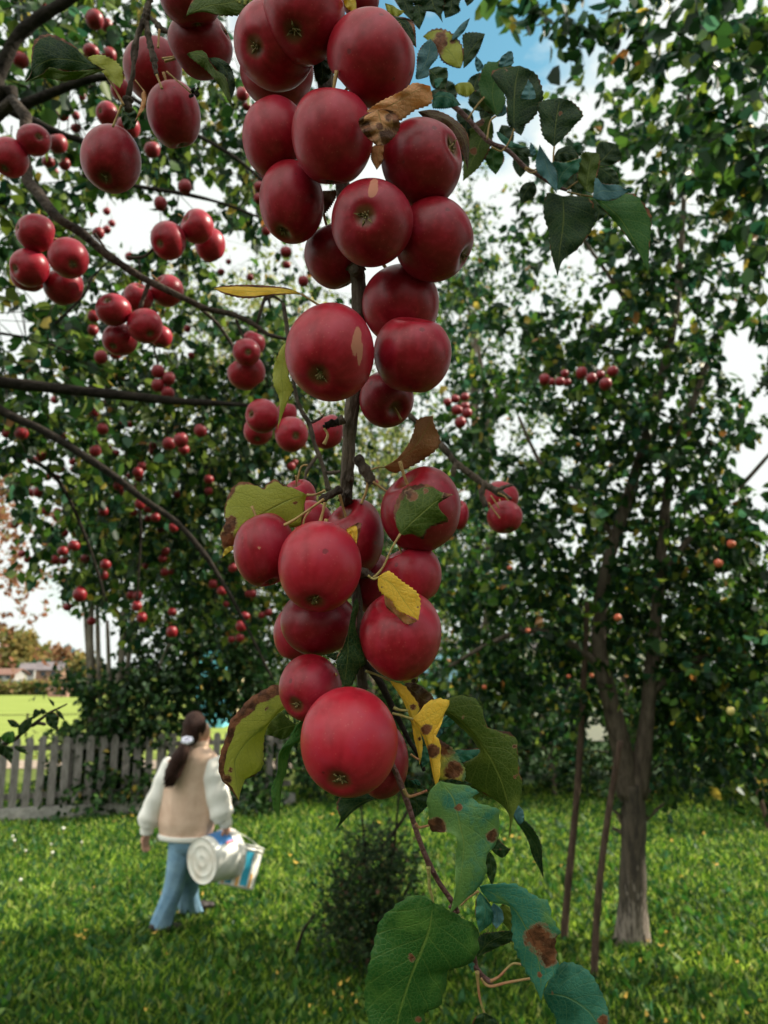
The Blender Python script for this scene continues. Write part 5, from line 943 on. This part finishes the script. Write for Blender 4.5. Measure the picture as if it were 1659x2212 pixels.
r_('g', 'D', '1140,525 1210,450 1265,380', '1125,440 1160,370 1265,380', '1200,535 1300,480 1265,380', d=.64); r_('g', 'D', '1150,540 1230,600 1290,655', '1130,630 1200,668 1290,655', '1190,540 1260,570 1290,655', d=.64); r_('g', 'D', '1100,760 1150,840 1125,920', '1075,780 1090,880 1125,920', '1160,780 1205,850 1125,920', d=.64)
r_('g', 'O', '400,190 320,400 215,635', '340,200 255,300 225,450 215,635', '430,250 400,400 320,540 215,635', d=.66, bias=-.25, spots=.25, blot=[(325, 225, 28), (290, 430, 24)], label='spotted olive leaf behind the right apples'); r_('g', 'T', '445,300 520,385 670,405', '450,330 530,400 670,405', '450,290 560,370 670,405', d=.63); r_('g', 'D', '510,400 600,430 710,470', '530,440 620,465 710,470', '560,390 650,405 710,470', d=.64); r_('g', 'B', '700,460 690,420 680,370', '690,470 672,420 680,370', '720,450 705,400 680,370', d=.62, cup=0)
r_('g', 'O', '330,60 400,120 480,170', '320,110 400,170 480,170', '380,20 500,60 480,170', bias=-.25, spots=.2, d=.64); r_('g', 'D', '300,150 340,60 420,-20', '250,120 280,30 420,-20', '370,150 440,70 420,-20', d=.65); r_('g', 'B', '440,190 480,160 522,160', '450,195 490,185 522,160', '470,140 500,110 522,160', d=.64, cup=0)
for (x0, y0, ang, ln, k, dd) in ((250, 200, 100, 200, 'D', .66), (180, 140, 60, 170, 'D', .68), (420, 60, 120, 190, 'D', .67), (350, 330, 110, 230, 'D', .68), (430, 390, 95, 200, 'G', .67), (560, 120, 80, 210, 'D', .66), (620, 430, 100, 180, 'D', .66), (300, 260, 150, 160, 'O', .67),
                              (120, 60, 200, 150, 'D', .66), (480, 250, 60, 160, 'D', .68), (860, 560, 60, 150, 'D', .66), (260, 90, 20, 170, 'G', .69), (200, 300, 100, 240, 'D', .69), (700, 640, 120, 170, 'D', .65), (980, 560, 85, 190, 'D', .66), (90, -60, 70, 190, 'D', .68), (330, -110, 95, 210, 'D', .67)):
    a = rad(ang + random.uniform(-12, 12)); c_, s_ = math.cos(a), math.sin(a); w_ = ln * .30
    pt = lambda t, o: f'{x0 + c_ * ln * t - s_ * o * w_:.0f},{y0 + s_ * ln * t + c_ * o * w_:.0f}'
    r_('g', k, ' '.join(pt(t, .25 * math.sin(t * 3)) for t in (0, .33, .66, 1)), ' '.join((pt(0, 0), pt(.2, .8), pt(.5, 1.05), pt(.8, .6), pt(1, 0))), ' '.join((pt(0, 0), pt(.2, -.8), pt(.5, -1), pt(.8, -.5), pt(1, 0))), d=dd, dz=(random.uniform(-10, 10), random.uniform(-20, 10)), bias=-.2)
# upper left twig
ul = empty('spur_twig', P(330, 100, .58), 'knobbly forked spur twig with a big folded leaf at the upper left', 'twig')
for s, r in (('1000,-60 980,0 962,70 950,130 905,220 880,330 870,480 852,560 830,690', (7, 7, 7, 9, 6, 7, 4.5, 5, 6)), ('955,150 970,230 985,310 1005,380 1015,450 1025,490', (6, 7, 7, 8, 6, 5)), ('985,120 1020,150 1050,190 1112,215', (5, 6, 7, 4)), ('840,640 835,680 845,730', (9, 11, 6))):
    stalk(ul, 'h', s, r, .57, BARK, 'spur', .28)
for s, r in (('1025,490 1040,530 1060,582', (3.4, 3, 3.4)), ('1042,195 1038,250 1034,315', (3.5, 3, 3)), ('795,690 770,750 738,830', (3, 3, 3)), ('1060,385 1120,375 1225,355', (3, 2.6, 2.4)), ('690,485 750,580 810,690', (3.2, 3, 3.4)), ('1090,470 1170,540 1250,610', (2.5, 2, 2)), ('885,525 920,570 945,600', (1.6, 1.6, 2))): stalk(ul, 'h', s, r, .565, STALK, 'petiole')
b = MB()
for k in range(14): b.ball(P(420 + random.uniform(-9, 9), 200 + random.uniform(-9, 9), .57 + random.uniform(-.004, .004)), .0012 * random.uniform(.7, 1.3), 6, 4)
b.build('dried_blossom', DARKBARK, ul)
u_ = lambda *a, **k: leaf(ul, *a, **{'d': .56, **k})
u_('h', 'D', '665,450 500,400 350,390 240,440 165,540', '600,455 430,472 330,455 270,500 165,540', '650,440 560,380 480,300 370,240 280,235 225,280 208,400 203,490 165,540', dz=(-6, 10), edge=.16, bias=.0, label='big dark folded leaf with a brown edge at the upper left')
u_('h', 'O', '690,455 560,478 420,490 320,475 165,540', '600,490 500,520 400,527 290,508 165,540', '660,450 560,462 430,470 330,444 270,492 165,540', dz=(-4, 8), d=.545, bias=-.25, label='light green curled up lower edge of the big folded leaf')
u_('h', 'V', '575,385 690,450 785,578', '580,395 660,462 720,525 785,578', '570,372 680,365 770,420 810,500 785,578', bias=-.3, label='small light green leaf behind the big folded one')
u_('h', 'O', '1222,355 1330,370 1400,450 1470,560 1522,715', '1230,370 1300,420 1370,480 1440,570 1490,660 1522,715', '1225,345 1320,335 1360,375 1375,440 1470,500 1500,600 1522,715', d=.50, bias=-.2, label='pale olive leaf drooping over the shaded apple'); u_('h', 'D', '1365,380 1470,450 1515,640', '1370,400 1440,480 1480,560 1515,640', '1400,370 1500,430 1535,560 1515,640', d=.505)
u_('h', 'K', '945,595 940,690 882,795', '925,600 925,680 882,795', '955,600 948,700 882,795', cup=.6, wave=4, label='narrow dry brown leaf hanging under the spurs'); u_('h', 'O', '1215,108 1350,45 1500,20 1720,-50', '1300,62 1430,100 1590,92 1660,20 1720,-50', '1245,0 1400,-70 1600,-80 1720,-50', d=.47, edge=.1, bias=-.1, spots=.2, ser=4, label='ragged olive leaf at the top edge between two apples')
u_('h', 'D', '800,730 850,780 880,840', '790,760 820,840 880,840', '860,700 900,760 880,840', d=.7); u_('h', 'V', '1660,-20 1580,0 1545,15', '1650,40 1590,30 1545,15', '1640,-40 1560,-20 1545,15', d=.47)
# blurred low spray at the left edge
ls = empty('leafy_spray', P(40, 1560, 1.25), 'blurred dark leafy spray reaching in at the left edge before the fence', 'spray')
stalk(ls, 'j', '-250,1650 0,1460 200,1360 320,1250 430,1170 560,1080 640,1020 720,980 800,940 880,900', (5, 4.5, 4, 4, 3.5, 3, 3, 2.5, 2, 1.5), 1.25, DARKBARK, 'stem', .1); stalk(ls, 'j', '430,1180 500,1150 600,1170', (4, 4, 3), 1.25, DARKBARK, 'stem', .2)
for s in (('200,1350 100,1310 0,1340', '190,1400 80,1400 0,1340', '200,1260 80,1270 0,1340'), ('250,1200 180,1150 95,1110', '230,1210 150,1190 95,1110', '260,1170 180,1110 95,1110'), ('240,1290 340,1170 440,1060', '250,1330 380,1230 440,1060', '230,1210 330,1110 440,1060'), ('430,1090 470,1020 530,990', '440,1100 520,1040 560,1000', '430,1040 460,970 530,990'),
          ('600,1010 670,1100 740,1240', '600,1050 620,1160 740,1240', '690,1000 770,1070 740,1240'), ('740,985 800,1040 850,1120', '730,1000 780,1070 850,1120', '770,980 820,1040 850,1120'), ('710,930 680,880 630,820', '695,925 660,880 630,820', '715,900 700,870 630,820'), ('190,1450 280,1480 375,1560', '190,1480 280,1530 375,1560', '240,1440 330,1490 375,1560'),
          ('-60,1430 60,1450 150,1680', '-60,1540 40,1570 150,1680', '60,1430 170,1500 150,1680'), ('530,1000 560,980 610,1010', '540,1020 570,1030 610,1010', '530,960 580,970 610,1010'), ('-250,1250 -100,1330 20,1480', '-280,1400 -100,1450 20,1480', '-150,1230 0,1330 20,1480'), ('720,1180 745,1220 755,1275', '715,1190 730,1240 755,1275', '750,1170 765,1220 755,1275')):
    leaf(ls, 'j', 'D' if random.random() < .7 else 'G', *s, d=1.22, bias=-.1)

# ------------------------------------------------------------------ the walking person
gp = G(352, 2008); DP = depth(gp); PXM = DP / F                      # metres per photo pixel at the person
def Q(s):                                                       # crop of the person: 450,2750 at 2.2117; third value metres away from the viewer
    r = []
    for t in s.split():
        a = [float(x) for x in t.split(',')]; u, v = (450 + a[0] / 2.2117) * .5486, (2750 + a[1] / 2.2117) * .5486
        r.append(P(u, v, DP + .06 + (a[2] if len(a) > 2 else 0)))
    return r
pe = empty('person', (gp.x, gp.y, 0), 'person walking away with a dark ponytail, beige jacket with cream sleeves, blue jeans, carrying buckets', 'person')
SKIN = mat('skin', (.50, .25, .17), .5, .4, col2=(.56, .30, .21), nscale=20); HAIR = mat('dark_hair', (.012, .005, .004), .6, .15, col2=(.05, .019, .012), nscale=60, bump=.8, bscale=120, stretch=(3, 3, .25))
BEI = mat('beige_fleece', (.68, .45, .33), .95, .1, col2=(.78, .55, .42), nscale=12, bump=.35, bscale=160); CRE = mat('cream_fleece', (.86, .82, .76), .95, .1, col2=(.78, .73, .66), nscale=9, bump=.35, bscale=160)
JEA = mat('blue_denim', (.13, .24, .35), .9, .15, col2=(.26, .40, .52), nscale=7, bump=.3, bscale=220); SHOE = mat('dark_shoe', (.03, .022, .02), .6, .3); SCR = mat('pale_scrunchie', (.82, .78, .90), .8, .2)
def ring(c, rx, ry, n=28, yaw=0.0, tilt=None, fold=0.0, ph=0.0):
    o = []; c = Vector(c)
    for k in range(n):
        a = 2 * math.pi * k / n; f = 1 + fold * (math.sin(5 * a + ph) * .5 + math.sin(9 * a + 2 * ph) * .35 + math.sin(14 * a - ph) * .2); q = Vector((rx * f * math.cos(a), ry * f * math.sin(a), 0))
        q.rotate(Matrix.Rotation(yaw, 3, 'Z'))
        if tilt is not None: q = tilt @ q
        o.append(c + q)
    return o
def dense(cs, R1, R2, sub=5):
    A, r1 = spline(cs, R1, sub); _, r2 = spline(cs, R2, sub); return A, r1, r2
YAW = rad(-28)                                                   # turned a little to the right
def remesh(o, vox, it=4):
    m = o.modifiers.new('one_skin', 'REMESH'); m.mode = 'VOXEL'; m.voxel_size = vox; m.use_smooth_shade = True
    s = o.modifiers.new('relax', 'SMOOTH'); s.factor = .6; s.iterations = it
def limb(mb, pts, r, n=16): mb.tube(pts, [x * PXM / 2.2117 * .5486 * 2.2117 for x in r], n, 4)
K = PXM * .24805                                                 # metres per crop pixel
# body: one continuous surface from head to feet
b = MB(); hc = Q('716,262')[0]
b.ball(hc, (.076, .092, .108)); b.ball(hc + Vector((.012, .012, -.045)), (.060, .078, .070)); face = Vector((math.sin(rad(62)), math.cos(rad(62)), 0)); side = Vector((face.y, -face.x, 0))
fc = hc + face * .062 + Vector((0, 0, -.02)); b.ball(fc, (.045, .05, .07)); b.ball(fc + face * .038 + Vector((0, 0, -.012)), (.014, .013, .02))             # nose
b.ball(fc + face * .018 + Vector((0, 0, -.075)), (.028, .028, .022)); b.ball(fc + face * .036 + Vector((0, 0, -.045)), (.012, .016, .008)); b.ball(fc + face * .036 + Vector((0, 0, -.054)), (.011, .014, .007))
for sg in (1, -1): b.ball(fc + face * .03 + side * sg * .022 + Vector((0, 0, .02)), (.012, .012, .009))
for sg in (1, -1): b.ball(hc + side * sg * .074 + face * .008 + Vector((0, 0, -.022)), (.014, .018, .031))
b.tube([hc + Vector((0, 0, -.04)), Q('735,400')[0], Q('690,470')[0]], [.048, .046, .06], 14, 3)
b.tube(Q('690,470 650,700 640,1000 625,1210'), [.11, .13, .12, .12], 18, 4)
for pts, r in ((Q('860,520,.0 880,640,.0 920,840,-.04 975,1060,-.08 985,1120,-.08'), (.055, .048, .042, .03, .025)), (Q('530,560,.0 440,720,0 340,960,.02 285,1140,.02 282,1175,.02'), (.055, .048, .04, .03, .025)),
               (Q('590,1200,.0 560,1480,-.02 470,1740,-.05 405,1960,-.06'), (.06, .05, .04, .035)), (Q('660,1200,.0 665,1480,.08 640,1700,.22 650,1870,.34'), (.06, .045, .035, .03))):
    b.tube(pts, r, 14, 4)
# hands: palm, four fingers and thumb
def hand(wr, dirn, acr, pn, curl, sc=1.0):
    d = dirn.normalized(); a = acr.normalized(); p = pn.normalized(); c = wr + d * .045 * sc
    rings = []
    for t, w_, h_ in ((-.02, .024, .018), (.0, .028, .018), (.03, .038, .017), (.06, .041, .015), (.085, .036, .011)):
        o = wr + d * t * sc; rings.append([o + a * math.cos(k * 2 * math.pi / 12) * w_ * sc + p * math.sin(k * 2 * math.pi / 12) * h_ * sc for k in range(12)])
    b.loft(rings)
    for i, (off, ln) in enumerate(((-.029, .062), (-.010, .072), (.010, .068), (.028, .054))):
        q = wr + d * .078 * sc + a * off * sc; an = 0; pts = [q - d * .01]; dd = d.copy()
        for j in range(3):
            an = curl * (j + .6) * (1 + .12 * i); dd = d * math.cos(an) + p * math.sin(an); q = q + dd * ln * sc * (.42, .33, .25)[j]; pts.append(q)
        b.tube(pts, [.0098 * sc, .0092 * sc, .0082 * sc, .0068 * sc], 8, 3)
    q = wr + d * .025 * sc - a * .026 * sc; b.tube([q, q + (d * .6 - a * .7 + p * .25).normalized() * .035 * sc, q + (d * .6 - a * .7 + p * .25).normalized() * .035 * sc + (d * .9 + p * .7).normalized() * .03 * sc], [.013 * sc, .011 * sc, .008 * sc], 8, 3)
hw = Q('968,1105,-.08')[0]; GRIP = Q('1000,1168,-.06')[0]
hand(Q('283,1170,.02')[0], Vector((-.1, .1, -1)), Vector((.5, .9, 0)), Vector((.9, -.3, 0)), .32)
hand(hw, (GRIP - hw) + Vector((0, 0, -.02)), Vector((.3, .95, 0)), Vector((-.75, .1, -.5)), .95)
body = b.build('body', SKIN, pe); remesh(body, .0052, 2)
# jeans
JL = ((Q('600,1180,0 590,1260,0 565,1420,-.02 530,1600,-.03 480,1760,-.05 425,1900,-.06 405,1985,-.06'), (.135, .12, .105, .094, .092, .095, .105), (.12, .12, .11, .10, .10, .10, .105)),
      (Q('650,1180,0 650,1260,.02 660,1420,.05 655,1560,.12 650,1700,.2 655,1790,.27 672,1850,.32'), (.135, .12, .10, .088, .09, .112, .135), (.12, .12, .11, .09, .09, .10, .11)))
b = MB()
for cs, r1, r2 in JL:
    A, a1, a2 = dense(cs, r1, r2); b.loft([ring(A[i], a1[i] * .80, a2[i] * .85, 40, YAW, None, .035 + .05 * i / len(A), i * .22) for i in range(len(A))])
b.tube(Q('560,1230 625,1215 700,1230'), [.12, .13, .12], 16, 4)
j = b.build('jeans', JEA, pe); remesh(j, .011, 2)
for s in (Q('395,1990,-.09')[0], Q('690,1880,.30')[0]):
    b = MB(); z0 = max(.03, s.z - .02) if s is not None else .03; f2 = Vector((math.sin(rad(62)), math.cos(rad(62)), 0)); tl = 0 if s.y < gp.y + .15 else .04
    c0 = Vector((s.x, s.y, .035 + tl)); b.ball(c0, (.045, .045, .045)); b.ball(c0 + f2 * .07 + Vector((0, 0, -.012)), (.05, .055, .034)); b.ball(c0 + f2 * .13 + Vector((0, 0, -.018)), (.045, .045, .026)); b.ball(c0 - f2 * .04 + Vector((0, 0, .0 + tl)), (.04, .04, .042))
    o = b.build('shoe', SHOE, pe); remesh(o, .008, 3)
# jacket: beige torso, cream sleeves
TC = Q('748,392,0 742,420,0 728,455,0 708,500,0 690,560,0 668,680,0 652,820,0 640,960,0 634,1070,0 632,1150,0 628,1190,0')
T1 = (.055, .076, .12, .172, .196, .203, .208, .218, .226, .214, .198); T2 = (.055, .07, .10, .125, .138, .142, .146, .15, .152, .142, .135); b = MB()
A, a1, a2 = dense(TC, T1, T2, 5); b.loft([ring(A[i], a1[i], a2[i], 48, YAW * .4, None, (.0 if i < 14 else .035 * min(1, (i - 14) / 16)), 1.3 + i * .05) for i in range(len(A))])
to = b.build('jacket', BEI, pe); remesh(to, .010, 4)
b = MB(); A, a1, a2 = dense(Q('630,1178,0 627,1205,0 624,1222,0'), (.222, .225, .215), (.148, .15, .142), 3); b.loft([ring(A[i], a1[i], a2[i], 40, YAW * .4, None, .02, 2.0) for i in range(len(A))]); b.build('waistband', CRE, to)
b = MB(); A, a1, a2 = dense(Q('752,368,0 748,392,0 742,410,0'), (.062, .068, .075), (.06, .066, .07), 3); b.loft([ring(A[i], a1[i], a2[i], 24, 0) for i in range(len(A))]); b.build('collar', BEI, to)
def sleeve(cs, R):
    b = MB(); A, r = spline(cs, R, 6); x = None; rings = []
    for i in range(len(A)):
        t = (A[min(i + 1, len(A) - 1)] - A[max(i - 1, 0)]).normalized(); x = (x if x is not None else Vector((1, 0, 0))); x = (x - t * x.dot(t)).normalized(); y = t.cross(x)
        rings.append([A[i] + (x * math.cos(a) + y * math.sin(a)) * r[i] * (1 + .05 * math.sin(i * .75 + 2 * math.sin(a)) * min(1, i / 8) + .02 * math.sin(4 * a + i * .3)) for a in [2 * math.pi * k / 32 for k in range(32)]])
    b.loft(rings); o = b.build('sleeve', CRE, to); s = o.modifiers.new('soft', 'SUBSURF'); s.levels = 1; s.render_levels = 1; return o
sr = sleeve(Q('838,530,-.02 868,620,-.04 885,740,-.06 905,860,-.08 930,970,-.09 950,1030,-.09 962,1052,-.09'), [.082, .096, .094, .088, .090, .082, .052])
sl = sleeve(Q('515,545,.03 470,650,.03 420,770,.02 370,890,.02 320,1010,.02 298,1085,.02 292,1108,.02'), [.072, .080, .080, .082, .088, .082, .050])
for cs, r in ((Q('955,1040,-.09 968,1075,-.09 972,1100,-.085'), (.058, .050, .046)), (Q('290,1108,.02 286,1140,.02 284,1172,.02'), (.054, .050, .048))):
    b = MB(); b.tube(cs, r, 20, 4, .03); b.build('cuff', CRE, to)
# hair, scrunchie, ponytail
b = MB(); b.ball(hc + Vector((-.012, -.012, .018)), (.090, .104, .114), 24, 16); b.ball(hc + Vector((-.03, -.03, -.04)), (.072, .082, .085)); b.ball(Q('665,345,-.05')[0], (.05, .05, .05)); b.ball(hc + side * .055 + face * .01 + Vector((0, 0, .03)), (.045, .06, .06))
hr = b.build('hair', HAIR, pe); remesh(hr, .008, 3)
b = MB(); b.tube(Q('648,375,-.06 610,430,-.12 575,500,-.17 545,570,-.17 510,650,-.17 470,720,-.16 440,735,-.16'), [.028, .046, .056, .062, .060, .040, .010], 18, 5, .04)
for k in range(26):
    o = Vector((random.uniform(-.045, .045), random.uniform(-.05, .02), random.uniform(-.02, .02))); b.tube([p + o * (.3 + .7 * i / 4) for i, p in enumerate(Q('640,390,-.10 590,490,-.17 545,600,-.18 500,700,-.18 470,760,-.17'))], [.014, .015, .014, .011, .002], 6, 4)
b.build('ponytail', HAIR, hr)
b = MB(); c = Q('640,362,-.17')[0]; pts = []
for k in range(13):
    a = 2 * math.pi * k / 12; pts.append(c + Vector((math.cos(a) * .028 + math.sin(a) * .008, math.sin(a) * .02 - .008, math.cos(a) * -.006 + math.sin(a) * .012)))
b.tube(pts, [.017, .013] * 6 + [.017], 10, 3, .2); b.build('scrunchie', SCR, hr)

# ------------------------------------------------------------------ buckets
PLA = mat('white_plastic', (.82, .80, .75), .45, .35, col2=(.74, .71, .64), nscale=5); PBASE = mat('scuffed_plastic', (.82, .79, .72), .5, .3, col2=(.66, .58, .48), nscale=9)
BLUE = mat('blue_sticker', (.05, .20, .50), .5, .4, col2=(.08, .27, .58), nscale=10); AQUA = mat('aqua_print', (.03, .33, .48), .5, .4); ORA = mat('orange_print', (.75, .38, .10), .5, .4); CREAM = mat('cream_print', (.74, .68, .50), .5, .4); REDP = mat('red_print', (.6, .1, .12), .5, .4)
def bucket(label, bc, ax, r0, r1, H, stick, roll=0.0, gp_=None):
    ax = ax.normalized(); X = ax.cross(Vector((0, 0, 1))).normalized(); Y = ax.cross(X).normalized(); X, Y = X * math.cos(roll) + Y * math.sin(roll), Y * math.cos(roll) - X * math.sin(roll)
    e = empty('bucket', bc, label, 'bucket', 'buckets carried by the person'); n = 40
    def C(r, h, a): return bc + ax * h + (X * math.cos(a) + Y * math.sin(a)) * r
    R = lambda r, h: [C(r, h, 2 * math.pi * k / n) for k in range(n)]
    b = MB(); pr = [(r0 * .99, .004), (r0, .0), (r0 * 1.0, .006)] + [(r0 + (r1 - r0) * t, H * t) for t in (.1, .3, .5, .7, .88)] + [(r1, H), (r1 - .003, H), (r0 + (r1 - r0) * .5 - .003, H * .5), (r0 - .004, .010), (.001, .010)]
    b.loft([R(r, h) for r, h in pr], False); b.build('pail', PLA, e)
    b = MB(); b.loft([R(r, h) for r, h in ((.001, .004), (r0 * .16, .004), (r0 * .18, .0015), (r0 * .30, .0015), (r0 * .32, .004), (r0 * .62, .006), (r0 * .64, .003), (r0 * .68, .003), (r0 * .70, .007), (r0 * .93, .007), (r0 * .97, .003), (r0 * .985, .0005))], False); b.build('base', PBASE, e)
    b = MB(); b.loft([R(r, h) for r, h in ((r1 + .001, H - .035), (r1 + .008, H - .033), (r1 + .008, H - .030), (r1 + .002, H - .026), (r1 + .002, H - .008), (r1 + .008, H - .006), (r1 + .009, H), (r1 - .002, H + .003))], False); b.build('rim', PLA, e)
    for (m, a0, a1, h0, h1, off) in stick:
        b = MB(); nn = 10; vs = []
        for i in range(nn + 1):
            a = a0 + (a1 - a0) * i / nn
            for q in range(4):
                h = H * (h0 + (h1 - h0) * q / 3); vs.append(C(r0 + (r1 - r0) * h / H + off, h, a))
        b.add(vs, [(i * 4 + q, (i + 1) * 4 + q, (i + 1) * 4 + q + 1, i * 4 + q + 1) for i in range(nn) for q in range(3)]); b.build('printed_patch', m, e)
    # bail handle up to the hand
    pA, pB = C(r1 + .01, H - .02, 0), C(r1 + .01, H - .02, math.pi); g_ = gp_; side_ = (pB - pA).normalized()
    b = MB(); b.tube([pA, pA * .45 + (g_ - side_ * .06) * .55 + Vector((0, 0, .015)), g_ - side_ * .055, g_ + side_ * .055, pB * .45 + (g_ + side_ * .06) * .55 + Vector((0, 0, .015)), pB], .0032, 8, 5); hd = b.build('handle', PLA, e)
    b = MB(); b.tube([g_ - side_ * .055, g_ + side_ * .055], .010, 12, 1); b.build('grip', PLA, hd); return e
kc = Q('762,1413,-.22')[0]
bucket('white bucket held on its side, round base towards the viewer, blue sticker', kc, Vector((.56, .80, .02)), 185 * K, 205 * K * 1.0, .27, [(BLUE, rad(-102), rad(-42), .22, .74, .002), (REDP, rad(-46), rad(-38), .45, .72, .003)], 0, GRIP)
kb = Q('1055,1640,.03')[0]
bucket('cream bucket with aqua and orange print hanging tilted behind the white one', kb, Vector((.16, .30, .94)) , 158 * K, 172 * K, .30, [(AQUA, rad(a), rad(a + w_), .05, .85, .002) for a, w_ in ((15, 22), (55, 20), (100, 24), (150, 22), (200, 24), (250, 22), (300, 24))] + [(ORA, rad(a), rad(a + 10), .02, .35, .003) for a in (40, 85, 135, 185, 235, 285, 330)] + [(CREAM, rad(a), rad(a + 12), .4, .8, .0025) for a in (38, 80, 132, 180, 230, 280)], .3, GRIP + Vector((.01, .03, .0)))
